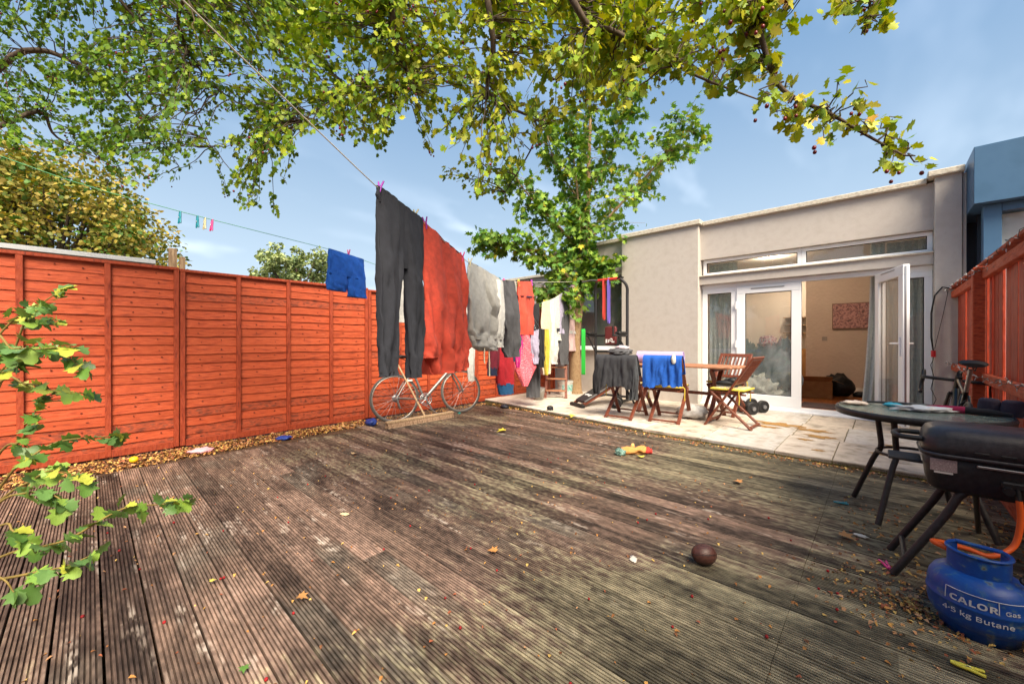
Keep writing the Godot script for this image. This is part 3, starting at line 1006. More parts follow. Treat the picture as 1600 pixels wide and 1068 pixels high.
# ---------------------------------------------------------------- trees
# a point of the yard seen along the direction (right, up) at a depth in front of the tripod, in metres
func spot(px: float, py: float, depth: float) -> Vector3:
	var th := deg_to_rad(43.1)
	var fwd := Vector3(-sin(th), 0, -cos(th))
	var rt := Vector3(cos(th), 0, -sin(th))
	return Vector3(0, 1.15, 0) + (fwd + rt * (px - 800.0) / 617.6 + Vector3.UP * (532.5 - py) / 617.6) * depth

func outline_leaf(half: Array, fold := 0.12, curl := 0.1) -> Mesh:
	# a lobed leaf of unit length along +y, two sides folded up along the midrib
	var s := S()
	s.set_smooth_group(1)
	for side in [-1.0, 1.0]:
		for i in half.size() - 1:
			var a: Vector2 = half[i]
			var b: Vector2 = half[i + 1]
			var va := Vector3(a.x * side, a.y, absf(a.x) * fold - curl * a.y * a.y)
			var vb := Vector3(b.x * side, b.y, absf(b.x) * fold - curl * b.y * b.y)
			var m := Vector3(0, 0.45, -curl * 0.2)
			if side > 0:
				tri(s, m, va, vb)
			else:
				tri(s, m, vb, va)
	s.generate_normals()
	return s.commit()

func leaf_material(back: float) -> StandardMaterial3D:
	var m := StandardMaterial3D.new()
	m.vertex_color_use_as_albedo = true
	m.roughness = 0.5
	m.metallic_specular = 0.35
	m.backlight_enabled = true
	m.backlight = Color(back, back * 0.98, back * 0.4)
	return m

func scatter(called: String, parent: Node, mesh: Mesh, m: Material, xf: Array, cols: Array, label := "") -> MultiMeshInstance3D:
	var mm := MultiMesh.new()
	mm.transform_format = MultiMesh.TRANSFORM_3D
	mm.use_colors = true
	mm.mesh = mesh
	mm.instance_count = xf.size()
	for i in xf.size():
		mm.set_instance_transform(i, xf[i])
		mm.set_instance_color(i, cols[i])
	var o := MultiMeshInstance3D.new()
	o.name = numbered(parent, called)
	o.multimesh = mm
	o.material_override = m
	o.set_meta("kind", "stuff")
	if label: o.set_meta("label", label)
	parent.add_child(o, true)
	return o

func leaf_xf(p: Vector3, along: Vector3, size: float, droop := 0.5) -> Transform3D:
	var y := (along + Vector3(R(-1, 1), R(-1, 0.6) - droop, R(-1, 1)) * 0.9).normalized()
	var z := Vector3(R(-1, 1), R(0.0, 1.6), R(-1, 1)).normalized()
	var x := y.cross(z).normalized()
	return Transform3D(Basis(x, y, x.cross(y)) * size, p)

func bend(a: Vector3, b: Vector3, sag: float, n := 6, wob := 0.0) -> Array:
	var out := []
	for i in n + 1:
		var t := float(i) / n
		var p := a.lerp(b, t) + Vector3.UP * sag * 4.0 * t * (1.0 - t)
		if i > 0 and i < n:
			p += Vector3(R(-wob, wob), R(-wob, wob), R(-wob, wob))
		out.append(p)
	return out

func spline(pts: Array, per := 6) -> Array:
	var out := []
	for i in pts.size() - 1:
		for k in per:
			var a: Vector3 = pts[max(i - 1, 0)]
			var d: Vector3 = pts[min(i + 2, pts.size() - 1)]
			out.append((pts[i] as Vector3).cubic_interpolate(pts[i + 1], a, d, float(k) / per))
	out.append(pts[-1])
	return out

func taper(n: int, a: float, b: float) -> Array:
	var r := []
	for i in n:
		r.append(lerpf(a, b, float(i) / (n - 1)))
	return r

func lin(r: int, g: int, b: int) -> Color:
	return Color8(r, g, b).srgb_to_linear()

func leaf_col(mix: float) -> Color:
	# mix 0 green .. 1 yellow
	var pal := [lin(76, 114, 34), lin(112, 146, 40), lin(150, 170, 46), lin(186, 186, 50), lin(210, 188, 58), lin(180, 134, 52)]
	var x := clampf(mix + R(-0.26, 0.22), 0, 0.999) * 5.0
	var c: Color = pal[int(x)].lerp(pal[int(x) + 1], x - int(x))
	return c * R(0.8, 1.12)

func build_trees() -> void:
	M.bark = tm(ntex(71, 0.05, [C(52, 42, 34), C(84, 70, 58), C(112, 98, 82)], 128, 128), Vector3(6, 1.6, 6), 0.9, M.noise_n, 1.0)
	M.bark_pale = tm(ntex(72, 0.05, [C(112, 88, 62), C(150, 122, 90), C(170, 144, 110), C(96, 78, 58)], 128, 128), Vector3(5, 1.8, 5), 0.9, M.noise_n, 1.0)
	M.leaf = leaf_material(0.75)
	hawthorn()
	maple()
	far_trees()

func hawthorn() -> void:
	var root := thing("hawthorn_tree", "spreading hawthorn with yellow green leaves overhanging the deck", "tree")
	var leaf := outline_leaf([Vector2(0, 0), Vector2(0.06, 0.16), Vector2(0.4, 0.24), Vector2(0.24, 0.42), Vector2(0.48, 0.6), Vector2(0.24, 0.68), Vector2(0.2, 0.9), Vector2(0, 1.0)])
	# trunk stands behind the tripod
	var foot := Vector3(0.15, -0.1, 2.1)
	var fork := Vector3(-0.05, 2.3, 1.75)
	var s := S()
	tube(s, spline([foot, foot + Vector3(0.05, 0.8, -0.1), foot + Vector3(-0.1, 1.6, -0.2), fork], 4), taper(13, 0.17, 0.11), 12)
	obj("trunk", s, M.bark, root)
	var limbs := [
		[fork, Vector3(-1.2, 3.4, 1.2), spot(-120, 120, 2.9), spot(40, 80, 3.1), spot(110, 95, 3.2), spot(200, 150, 3.3), spot(280, 260, 3.4)],
		[fork, Vector3(-1.0, 3.5, 0.8), spot(60, -160, 2.4), spot(180, -10, 2.7), spot(270, 110, 3.0), spot(330, 230, 3.2)],
		[fork, Vector3(-0.8, 3.5, 0.5), spot(300, -260, 1.8), spot(300, -40, 2.2), spot(280, 40, 2.4), spot(330, 130, 2.7), spot(420, 190, 2.9)],
		[fork, Vector3(-0.7, 3.5, 0.2), spot(600, -200, 1.6), spot(612, 0, 1.9), spot(618, 70, 2.0), spot(640, 138, 2.1), spot(560, 135, 2.2), spot(470, 190, 2.4)],
		[fork, Vector3(-0.3, 3.4, 0.2), spot(720, -240, 1.5), spot(770, 60, 1.8), spot(765, 150, 2.0), spot(840, 200, 2.2), spot(790, 300, 2.5)],
		[fork, Vector3(0.1, 3.3, 0.2), spot(860, -200, 1.3), spot(905, 20, 1.5), spot(960, 50, 1.55), spot(1030, 85, 1.5), spot(1090, 120, 1.45), spot(1190, 158, 1.4)],
		[fork, Vector3(0.3, 3.0, 0.3), spot(1150, -260, 1.1), spot(1180, 0, 1.15), spot(1192, 70, 1.18), spot(1222, 140, 1.2), spot(1300, 180, 1.22), spot(1360, 215, 1.25), spot(1412, 243, 1.3)],
		[fork, Vector3(0.4, 3.2, 0.2), spot(1330, -300, 1.2), spot(1345, -60, 1.2), spot(1360, 20, 1.22), spot(1345, 55, 1.24)],
		[fork, Vector3(-0.6, 3.3, 1.0), spot(-300, 60, 2.6), spot(-60, 200, 2.8), spot(60, 175, 3.0), spot(90, 215, 3.1), spot(180, 260, 3.3)]]
	var radii := [0.042, 0.028, 0.026, 0.026, 0.024, 0.02, 0.013, 0.008, 0.036]
	var bones := []
	for i in limbs.size():
		var p := spline(limbs[i], 6)
		s = S()
		tube(s, p, taper(p.size(), radii[i], 0.0022 if i != 6 else 0.0028), 7)
		obj("branch", s, M.bark, root)
		for k in range(8, p.size()):
			bones.append(p[k])
	# outline of the crown's hanging edge: x and lowest y, then how thick it is set and how far away
	var edge := [[-60, 250], [60, 225], [150, 265], [215, 290], [270, 285], [320, 260], [372, 325], [430, 328], [455, 235], [540, 215], [600, 240], [640, 190], [690, 262], [740, 300], [800, 320], [850, 230], [905, 190], [960, 170], [1010, 150], [1060, 160], [1110, 150], [1160, 120], [1215, 60]]
	var ends := []
	var tries := 0
	while ends.size() < 1350 and tries < 60000:
		tries += 1
		var x := R(-60, 1215)
		var low := 0.0
		for k in edge.size() - 1:
			if x >= edge[k][0] and x <= edge[k + 1][0]:
				low = lerpf(edge[k][1], edge[k + 1][1], (x - edge[k][0]) / (edge[k + 1][0] - edge[k][0]))
		var y := R(-40, low)
		var f := y / low
		if rng.randf() < pow(maxf(f, 0), 3.0) * 0.75:
			continue
		if x < 190 and y > 30 and y < 110 and rng.randf() < 0.65: continue
		if x > 215 and x < 350 and y > 150 and rng.randf() < 0.55: continue
		if x > 1030 and rng.randf() < 0.5: continue
		if x > 640 and rng.randf() < 0.3: continue
		if x > 840 and x < 900 and y > 110 and rng.randf() < 0.6: continue
		var depth := 2.0
		if x < 500: depth = lerpf(3.2, 2.3, (x + 60) / 560.0)
		elif x < 800: depth = lerpf(2.3, 1.9, (x - 500) / 300.0)
		else: depth = lerpf(1.9, 1.3, (x - 800) / 400.0)
		ends.append([spot(x, y, depth * R(0.82, 1.3)), x])
	for k in 40:      # the part of the crown above the picture
		ends.append([spot(R(-200, 420), R(-300, -40), R(2.0, 3.0)), 300.0])
	for k in 52:       # sprays along the long bough on the right
		var i: int = rng.randi_range(16, 48)
		var p: Array = spline(limbs[6], 6)
		ends.append([p[mini(i, p.size() - 1)] + Vector3(R(-0.09, 0.09), R(-0.07, 0.09), R(-0.09, 0.09)), 1190.0])
	for k in 16:
		ends.append([spot(R(1290, 1385), R(-30, 40), R(1.15, 1.3)), 1290.0])
	for e in [[372, 318, 2.9], [400, 318, 2.9], [428, 334, 2.9], [690, 275, 2.3], [700, 262, 2.3], [785, 320, 2.5], [740, 300, 2.4], [235, 285, 3.2], [355, 300, 3.0]]:
		ends.append([spot(e[0], e[1], e[2]), e[0]])
	var twigs := S()
	var xf := []
	var cols := []
	var bx := []
	var bc := []
	var near := []
	for e in ends:
		var t: Vector3 = e[0]
		var best := Vector3.ZERO
		var bd := 1e9
		for b in bones:
			var dd: float = (b - t).length_squared()
			if dd < bd and b.y > t.y - 0.15:
				bd = dd; best = b
		if bd > 1e8:
			continue
		var path := bend(best, t, 0.06 * sqrt(bd), 6, 0.02)
		tube(twigs, path, taper(path.size(), 0.0042 if bd > 0.05 else 0.003, 0.0012), 4, false)
		var yellow: float = clampf(0.2 + (e[1] - 300.0) / 2000.0, 0.12, 0.42)
		var n := int(clampf(sqrt(bd) * 56.0, 14, 32))
		if e[1] > 1180: n = 7
		for i in n:
			var f := 1.0 - pow(rng.randf(), 1.4) * minf(0.75, 0.32 / maxf(sqrt(bd), 0.05))
			var a := f * (path.size() - 1)
			var ia := mini(int(a), path.size() - 2)
			var p: Vector3 = (path[ia] as Vector3).lerp(path[ia + 1], a - ia) + Vector3(R(-1, 1), R(-1, 1), R(-1, 1)) * 0.022
			var dir: Vector3 = (path[ia + 1] - path[ia]).normalized()
			var tr := leaf_xf(p, dir, R(0.022, 0.044))
			if e[1] > 1180 and near.size() < 280:
				near.append([tr, leaf_col(yellow + 0.05)])
			else:
				xf.append(tr)
				cols.append(leaf_col(yellow))
		if rng.randf() < 0.2:
			for i in rng.randi_range(1, 3):
				bx.append(Transform3D(Basis() * R(0.0045, 0.0065), t + Vector3(R(-0.03, 0.03), R(-0.05, -0.01), R(-0.03, 0.03))))
				bc.append(lin(110, 20, 26) * R(0.6, 1.1))
	obj("twigs", twigs, M.bark, root).set_meta("kind", "stuff")
	scatter("foliage", root, leaf, M.leaf, xf, cols)
	var berry := S()
	blob(berry, Vector3.ZERO, Vector3(1, 1.15, 1), Basis(), 8)
	berry.generate_normals()
	var bm := StandardMaterial3D.new()
	bm.vertex_color_use_as_albedo = true
	bm.roughness = 0.35
	scatter("berries", root, berry.commit(), bm, bx, bc)
	var tones := []
	for k in 12:
		var lm := StandardMaterial3D.new()
		lm.albedo_color = leaf_col(lerpf(0.2, 0.9, k / 11.0)).linear_to_srgb()
		lm.roughness = 0.5
		lm.backlight_enabled = true
		lm.backlight = Color(0.5, 0.5, 0.2)
		tones.append(lm)
	for e in near:
		put("leaf", leaf, tones[rng.randi() % 12], root, e[0])

func maple() -> void:
	var root := thing("maple_tree", "young leafy maple growing against the house by the fence corner", "tree", Vector3(-4.72, 0, -7.02))
	var leaf := outline_leaf([Vector2(0, 0), Vector2(0.3, -0.06), Vector2(0.26, 0.12), Vector2(0.62, 0.22), Vector2(0.34, 0.4), Vector2(0.5, 0.74), Vector2(0.2, 0.62), Vector2(0, 1.0)], 0.15, 0.2)
	var o := root.position
	var d := 8.42
	var limbs := [
		[Vector3(0, -0.1, 0), Vector3(-0.02, 0.5, 0), Vector3(0.0, 1.2, 0.02), spot(906, 470, d) - o, spot(914, 400, d) - o, spot(918, 330, d) - o, spot(920, 250, d) - o, spot(922, 170, d) - o, spot(915, 100, d) - o],
		[spot(908, 450, d) - o, spot(912, 400, d - 0.1) - o, spot(906, 350, d - 0.3) - o, spot(900, 280, d - 0.3) - o, spot(890, 200, d - 0.3) - o],
		[spot(916, 380, d) - o, spot(960, 330, d - 0.2) - o, spot(1010, 275, d - 0.4) - o, spot(1050, 230, d - 0.6) - o, spot(1068, 190, d - 0.6) - o],
		[spot(908, 460, d) - o, spot(880, 425, d - 0.5) - o, spot(840, 395, d - 0.8) - o, spot(790, 385, d - 1.0) - o, spot(760, 372, d - 1.0) - o],
		[spot(914, 400, d) - o, spot(870, 350, d - 0.5) - o, spot(830, 310, d - 0.7) - o, spot(800, 270, d - 0.8) - o],
		[spot(918, 330, d) - o, spot(870, 260, d - 0.3) - o, spot(850, 190, d - 0.4) - o],
		[spot(920, 300, d) - o, spot(955, 240, d - 0.2) - o, spot(975, 170, d - 0.3) - o, spot(985, 120, d - 0.3) - o],
		[spot(906, 460, d) - o, spot(935, 430, d - 0.3) - o, spot(955, 420, d - 0.5) - o],
		[spot(905, 500, d) - o, spot(880, 470, d - 0.5) - o, spot(860, 455, d - 0.7) - o]]
	var radii := [0.125, 0.05, 0.035, 0.03, 0.03, 0.025, 0.025, 0.02, 0.02]
	var xf := []
	var cols := []
	var twigs := S()
	for i in limbs.size():
		var p := spline(limbs[i], 5)
		var s := S()
		var rr := taper(p.size(), radii[i], 0.008)
		if i == 0:
			for k in rr.size():
				rr[k] = 0.135 * pow(1.0 - float(k) / rr.size(), 1.15) + 0.012
				if k < 2: rr[k] += 0.05
		tube(s, p, rr, 9)
		obj("trunk" if i == 0 else "branch", s, M.bark_pale, root)
		var from: int = 17 if i == 0 else 3
		for k in range(from, p.size()):
			var f := float(k) / p.size()
			var n := 6 if i == 0 else 6
			for j in n:
				var spread := 0.78 if i == 0 else 0.5
				if i == 2: spread = 0.75
				var tip: Vector3 = p[k] + Vector3(R(-1, 1), R(-0.7, 0.7), R(-1, 1)) * spread * lerpf(1.0, 0.6, f)
				if (tip + o).z < -7.2 and (tip + o).y < 3.4:
					tip.z = -7.2 - o.z + R(0.0, 0.3)
				var path := bend(p[k], tip, 0.03, 3)
				tube(twigs, path, taper(4, 0.006, 0.002), 4, false)
				for q in 9:
					var lp: Vector3 = (p[k] as Vector3).lerp(tip, R(0.35, 1.08)) + Vector3(R(-1, 1), R(-1, 1), R(-1, 1)) * 0.07
					xf.append(leaf_xf(lp, (tip - p[k]).normalized(), R(0.075, 0.14), 0.3))
					var c := lin(76, 122, 54).lerp(lin(150, 178, 68), pow(rng.randf(), 1.4))
					if rng.randf() < 0.03: c = lin(200, 186, 60)
					cols.append(c * R(0.85, 1.15))
	obj("twigs", twigs, M.bark_pale, root).set_meta("kind", "stuff")
	scatter("foliage", root, leaf, M.leaf, xf, cols)

func clump_tree(root: Node3D, top: Vector3, size: Vector3, clumps: int, per: int, ls: float, ca: Color, cb: Color, trunk_r: float, airy := 0.0) -> void:
	var leaf := outline_leaf([Vector2(0, 0), Vector2(0.42, 0.3), Vector2(0.3, 0.5), Vector2(0.36, 0.75), Vector2(0, 1.0)], 0.2, 0.15)
	var s := S()
	tube(s, [Vector3(0, -0.2, 0), Vector3(0.05, top.y * 0.4, 0), top + Vector3(0, size.y * 0.3, 0)], taper(3, trunk_r, trunk_r * 0.3), 8)
	obj("trunk", s, M.bark, root)
	var xf := []
	var cols := []
	var b := S()
	for k in clumps:
		var dir := Vector3(R(-1, 1), R(-0.9, 1), R(-1, 1)).normalized()
		var c := top + dir * size * pow(R(0.25, 1.0), 0.5) * R(0.85, 1.0)
		if k % 2 == 0:
			tube(b, bend(top - Vector3(0, size.y * 0.4, 0), c, -0.1 * size.y, 4), taper(5, trunk_r * 0.3, trunk_r * 0.06), 4, false)
		var cr := size.x * R(0.16, 0.28) * (1.0 - 0.3 * airy)
		var tone := rng.randf()
		for i in per:
			var v := Vector3(R(-1, 1), R(-1, 1), R(-1, 1)).normalized() * cr * pow(rng.randf(), 0.4)
			v.y *= 0.6
			xf.append(leaf_xf(c + v, v.normalized(), ls * R(0.7, 1.3), 0.2))
			cols.append(ca.lerp(cb, clampf(tone * 0.55 + R(-0.3, 0.75), 0, 1)) * R(0.6, 1.2))
	obj("limbs", b, M.bark, root).set_meta("kind", "stuff")
	scatter("crown", root, leaf, M.leaf, xf, cols)

func far_trees() -> void:
	var t := thing("lime_tree", "broad yellowing tree behind the near end of the left fence", "tree", Vector3(-17.6, 0, 0.8))
	clump_tree(t, Vector3(0, 3.8, 0), Vector3(3.1, 3.3, 3.1), 260, 130, 0.11, lin(78, 118, 46), lin(192, 168, 84), 0.25)
	t = thing("gum_tree", "small airy grey green tree far behind the left fence", "tree", Vector3(-23.9, 0, -7.9))
	clump_tree(t, Vector3(0, 4.5, 0), Vector3(2.4, 2.3, 2.4), 90, 80, 0.15, lin(104, 128, 84), lin(172, 184, 128), 0.2, 1.0)
	# trees at the end of the garden behind the tripod; the windows mirror them
	for e in [[Vector3(-4.5, 0, 8.0), "dark green tree at the far garden end, mirrored in the top lights"], [Vector3(1.5, 0, 9.0), "tall green tree behind the hawthorn, mirrored in the patio door glass"]]:
		t = thing("garden_tree", e[1], "tree", e[0])
		clump_tree(t, Vector3(0, 4.4, 0), Vector3(2.8, 3.2, 2.4), 60, 60, 0.24, lin(48, 70, 30), lin(118, 128, 50), 0.2)
	var hedge := thing("back_fence", "red board fence closing the garden behind the tripod", "fence", Vector3(-2.4, 0, 4.2))
	for k in 40:
		var s := S()
		box(s, Vector3(-3.1 + k * 0.158, 0.9, 0), Vector3(0.15, 1.8, 0.02), Basis(), 0.002)
		obj("board", s, M.fence_b, hedge)

# ---------------------------------------------------------------- washing
const TH := 0.752236
func plan(lat: float, depth: float, y: float) -> Vector3:
	return Vector3(-sin(TH) * depth + cos(TH) * lat, y, -cos(TH) * depth - sin(TH) * lat)

func along(tab: Array, d: float) -> float:
	for i in tab.size() - 1:
		if d <= tab[i + 1][0] or i == tab.size() - 2:
			return lerpf(tab[i][1], tab[i + 1][1], (d - tab[i][0]) / (tab[i + 1][0] - tab[i][0]))
	return 0.0

func la(d: float) -> Vector3:
	return plan(-0.724 + 0.34 * (d - 2.08), d, along([[0.3, 2.52], [1.22, 2.2], [2.08, 1.97], [2.54, 1.91], [3.10, 1.79], [3.68, 1.725], [4.02, 1.75], [5.05, 1.90], [6.5, 2.12], [8.40, 2.41]], d))

func lb(d: float) -> Vector3:
	return plan(-1.51 + 0.603 * (d - 3.55), d, along([[1.2, 2.2], [2.16, 2.0], [2.58, 1.975], [3.55, 1.94], [4.12, 1.85], [4.77, 1.75], [5.6, 1.66], [6.05, 1.66], [6.78, 1.78], [7.36, 1.93], [8.40, 2.41]], d))

# a soft flat tube through levels of [middle, half width vector, half thickness vector]
func loft(s: SurfaceTool, lv: Array, fold := 0.01, folds := 3.0, sd := 1, n := 28, fine := 5) -> void:
	var nz := FastNoiseLite.new()
	nz.seed = sd; nz.frequency = 1.0; nz.fractal_octaves = 2
	var rows := []
	var total := (lv.size() - 1) * fine
	for i in total + 1:
		var t := float(i) / fine
		var k := mini(int(t), lv.size() - 2)
		var f := t - k
		f = f * f * (3.0 - 2.0 * f) * 0.5 + f * 0.5
		var c: Vector3 = lv[k][0].lerp(lv[k + 1][0], f)
		var w: Vector3 = lv[k][1].lerp(lv[k + 1][1], f)
		var th: Vector3 = lv[k][2].lerp(lv[k + 1][2], f)
		var v := float(i) / total
		var row := PackedVector3Array()
		for j in n:
			var a := TAU * j / n
			var u := cos(a)
			var nn := th.normalized()
			var d := fold * (0.25 + v) * (nz.get_noise_2d(u * folds, v * 1.1 + sd) * 1.6 + 0.7 * nz.get_noise_2d(u * folds * 2.3 + 9.0, v * 3.0) + 0.35 * nz.get_noise_2d(u * folds * 5.0 + 20.0, v * 9.0))
			row.append(c + w * u + th * sin(a) + nn * d)
		rows.append(row)
	s.set_smooth_group(1)
	for i in total:
		for j in n:
			var j2 := (j + 1) % n
			quad(s, rows[i][j], rows[i][j2], rows[i + 1][j2], rows[i + 1][j])
	s.set_smooth_group(2)
	for e in [0, total]:
		var c := Vector3.ZERO
		for j in n: c += rows[e][j]
		c /= n
		for j in n:
			if e == 0: tri(s, c, rows[e][(j + 1) % n], rows[e][j])
			else: tri(s, c, rows[e][j], rows[e][(j + 1) % n])

# levels between two line points: list of [drop, width factor, sideways shift, thickness]
func hang(p0: Vector3, p1: Vector3, spec: Array) -> Array:
	var a := p1 - p0
	var flat_a := Vector3(a.x, 0, a.z)
	var n := Vector3(a.z, 0, -a.x).normalized()
	var out := []
	for e in spec:
		var mix: float = clampf(e[0] * 2.2, 0, 1)
		var dir := a.lerp(flat_a, mix)
		out.append([(p0 + p1) * 0.5 + Vector3.DOWN * e[0] + a.normalized() * e[2], dir * 0.5 * e[1], n * e[3]])
	return out

func peg(at: Vector3, dir: Vector3, colour: String, label: String, tilt := 0.0, upside := false) -> void:
	var t := thing("clothes_peg", label, "clothes peg", at, 0.0, "clothes pegs")
	var n := Vector3(dir.z, 0, -dir.x).normalized()
	var up := (Vector3.UP * (-1.0 if upside else 1.0)).rotated(n, tilt)
	for e in [-1.0, 1.0]:
		var s := S()
		tube(s, [up * -0.032 + n * 0.004 * e, up * -0.01 + n * 0.007 * e, up * 0.012 + n * 0.006 * e, up * 0.046 + n * 0.017 * e], [0.0042, 0.0055, 0.006, 0.0048], 6)
		obj("prong", s, M.peg[colour], t)
	var sp := S()
	ring(sp, up * 0.008, n, 0.007, 0.0016, 10, 5)
	obj("spring", sp, M.steel, t)

func build_washing() -> void:
	# lines
	for k in 2:
		var pts := []
		var d := 0.3 if k == 0 else 1.2
		if k == 0: pts.append(Vector3(-1.0, 3.45, 0.78))
		else: pts.append(Vector3(-2.5, 3.5, 1.6))
		while d < 8.4:
			pts.append(la(d) if k == 0 else lb(d))
			d += 0.15
		pts.append(la(8.4) if k == 0 else lb(8.4))
		var s := S()
		tube(s, pts, 0.003 if k == 0 else 0.0022, 5)
		tag(obj("washing_line", s, M.cord if k == 0 else M.cord_green), ["pale washing line running from the overhead branches past the black trousers to the maple", "thin green washing line carrying the blue shorts, tied to the maple"][k], "washing line")
	var col := {"ink": cloth(C(46, 49, 59)), "red": cloth(C(238, 92, 70)), "grey": cloth(C(186, 185, 180)), "white": cloth(C(222, 222, 218)), "char": cloth(C(86, 87, 92)), "blue": cloth(C(26, 96, 200)), "navy": cloth(C(34, 40, 72)), "crimson": cloth(C(176, 26, 42)), "maroon": cloth(C(112, 22, 44)), "magenta": cloth(C(196, 36, 130)), "lav": cloth(C(176, 170, 196)), "cream": cloth(C(226, 216, 190)), "blackc": cloth(C(34, 34, 40)), "pinkc": cloth(C(228, 196, 196)), "yellow": cloth(C(214, 190, 72)), "teal": cloth(C(30, 90, 140))}
	M.col = col
	var t: Node3D
	var s: SurfaceTool
	# --- black trousers
	var p0 := la(2.12)
	var p1 := la(2.505)
	t = thing("trousers", "long charcoal sports trousers pegged to the nearest part of the washing line", "trousers")
	s = S()
	loft(s, hang(p0, p1, [[-0.012, 0.98, 0, 0.010], [0.12, 0.9, 0.005, 0.012], [0.27, 0.8, 0.01, 0.012], [0.36, 0.6, 0.012, 0.006]]), 0.01, 3.4, 3, 44, 7)
	obj("waist", s, col.ink, t)
	s = S()
	loft(s, hang(p0, p1, [[-0.012, 0.52, -0.117, 0.012], [0.14, 0.52, -0.113, 0.028], [0.30, 0.50, -0.110, 0.034], [0.45, 0.44, -0.118, 0.04], [0.65, 0.40, -0.122, 0.036], [0.85, 0.36, -0.126, 0.032], [1.00, 0.31, -0.13, 0.028]]), 0.026, 2.6, 4, 36, 7)
	obj("leg", s, col.ink, t)
	s = S()
	loft(s, hang(p0, p1, [[-0.012, 0.52, 0.117, 0.012], [0.14, 0.52, 0.117, 0.028], [0.30, 0.45, 0.13, 0.034], [0.42, 0.40, 0.132, 0.036], [0.65, 0.32, 0.13, 0.034], [0.85, 0.25, 0.125, 0.03], [1.00, 0.2, 0.12, 0.026]]), 0.026, 2.6, 5, 36, 7)
	obj("leg", s, col.ink, t)
	s = S()
	loft(s, hang(p0, p1, [[0.972, 0.325, -0.129, 0.031], [0.982, 0.325, -0.129, 0.031]]), 0.0, 1.0, 1, 28, 1)
	obj("hem", s, col.blackc, t)
	s = S()
	loft(s, hang(p0 - (p1 - p0) * 0.07, p0, [[-0.006, 0.8, 0.01, 0.01], [0.04, 1.0, 0.0, 0.01], [0.07, 0.5, 0.015, 0.006]]), 0.004, 2.0, 6)
	obj("waistband_corner", s, col.ink, t)
	# --- red shirt
	p0 = la(2.515)
	p1 = la(3.10)
	t = thing("red_shirt", "large plain red shirt hanging hem up beside the charcoal trousers", "shirt")
	s = S()
	loft(s, hang(p0, p1, [[-0.01, 1.0, 0, 0.010], [0.2, 1.0, 0.0, 0.028], [0.45, 0.97, 0.01, 0.04], [0.74, 0.9, 0.03, 0.045], [0.92, 0.72, 0.04, 0.03]]), 0.05, 2.8, 7, 48, 7)
	obj("body", s, col.red, t)
	s = S()
	loft(s, hang(p0, p1, [[0.50, 0.20, -0.29, 0.03], [0.66, 0.30, -0.29, 0.05], [0.78, 0.34, -0.27, 0.055], [0.86, 0.28, -0.25, 0.05]]), 0.022, 2.0, 8, 24)
	obj("sleeve", s, col.red, t)
	s = S()
	loft(s, hang(p0, p1, [[0.50, 0.14, 0.26, 0.03], [0.70, 0.22, 0.26, 0.045], [0.86, 0.22, 0.25, 0.045]]), 0.02, 2.0, 9, 24)
	obj("sleeve", s, col.red, t)
	# --- grey hoodie
	p0 = la(3.14)
	p1 = la(3.90)
	t = thing("grey_hoodie", "light grey hooded sweatshirt hanging upside down after the red shirt", "hoodie")
	s = S()
	loft(s, hang(p0, p1, [[-0.01, 0.9, 0.02, 0.015], [0.12, 0.98, 0, 0.05], [0.3, 1.0, 0, 0.06], [0.52, 0.93, 0, 0.06], [0.6, 0.86, 0.0, 0.05]]), 0.04, 3.4, 11, 40)
	obj("body", s, col.grey, t)
	s = S()
	loft(s, hang(p0, p1, [[0.02, 0.2, -0.05, 0.05], [0.16, 0.26, -0.02, 0.09], [0.3, 0.24, 0.03, 0.10], [0.42, 0.14, 0.08, 0.06]]), 0.03, 2.0, 12, 24)
	obj("sleeve", s, col.grey, t)
	s = S()
	loft(s, hang(p0, p1, [[0.03, 0.2, 0.26, 0.06], [0.3, 0.3, 0.25, 0.08], [0.55, 0.3, 0.24, 0.07], [0.66, 0.22, 0.25, 0.05]]), 0.03, 2.0, 13, 24)
	obj("sleeve", s, col.white, t)
	s = S()
	loft(s, hang(p0, p1, [[0.57, 0.84, -0.02, 0.058], [0.66, 0.7, -0.02, 0.06], [0.70, 0.4, 0.06, 0.04]]), 0.02, 3.0, 14, 30)
	obj("hood", s, col.grey, t)
	for e in [-0.05, 0.06]:
		s = S()
		var a: Vector3 = (p0 + p1) * 0.5 + (p1 - p0).normalized() * e + Vector3(0.06, -0.6, 0.05)
		tube(s, bend(a, a + Vector3(0.01, -0.26 - e, 0), 0.0, 5, 0.004), 0.006, 6)
		obj("drawstring", s, col.cream, t)
	# --- charcoal tee and red top, further along the same line
	t = thing("charcoal_tee", "crumpled dark grey tee pegged by one corner after the grey hoodie", "t-shirt")
	s = S()
	loft(s, hang(la(3.90), la(4.34), [[-0.01, 0.8, -0.04, 0.012], [0.14, 0.95, 0, 0.035], [0.36, 0.9, 0.01, 0.05], [0.6, 0.72, 0.06, 0.05], [0.80, 0.5, 0.09, 0.03]]), 0.045, 3.2, 15, 36)
	obj("body", s, col.char, t)
	t = thing("red_vest", "bright red vest with dark trim hanging beside the crumpled dark tee", "vest")
	s = S()
	loft(s, hang(la(4.36), la(4.96), [[-0.01, 0.95, 0, 0.012], [0.15, 0.98, 0, 0.035], [0.4, 0.9, 0, 0.04], [0.62, 0.85, 0, 0.04]]), 0.035, 2.6, 16, 32)
	obj("body", s, col.red, t)
	s = S()
	loft(s, hang(la(4.36), la(4.96), [[0.165, 0.99, 0, 0.04], [0.18, 0.99, 0, 0.04]]), 0.03, 2.6, 16, 32, 1)
	obj("trim", s, col.navy, t)
	# --- line B: blue shorts
	p0 = lb(3.42)
	p1 = lb(3.735)
	t = thing("blue_shorts", "bright blue sports shorts pegged alone on the thin line above the fence", "shorts")
	s = S()
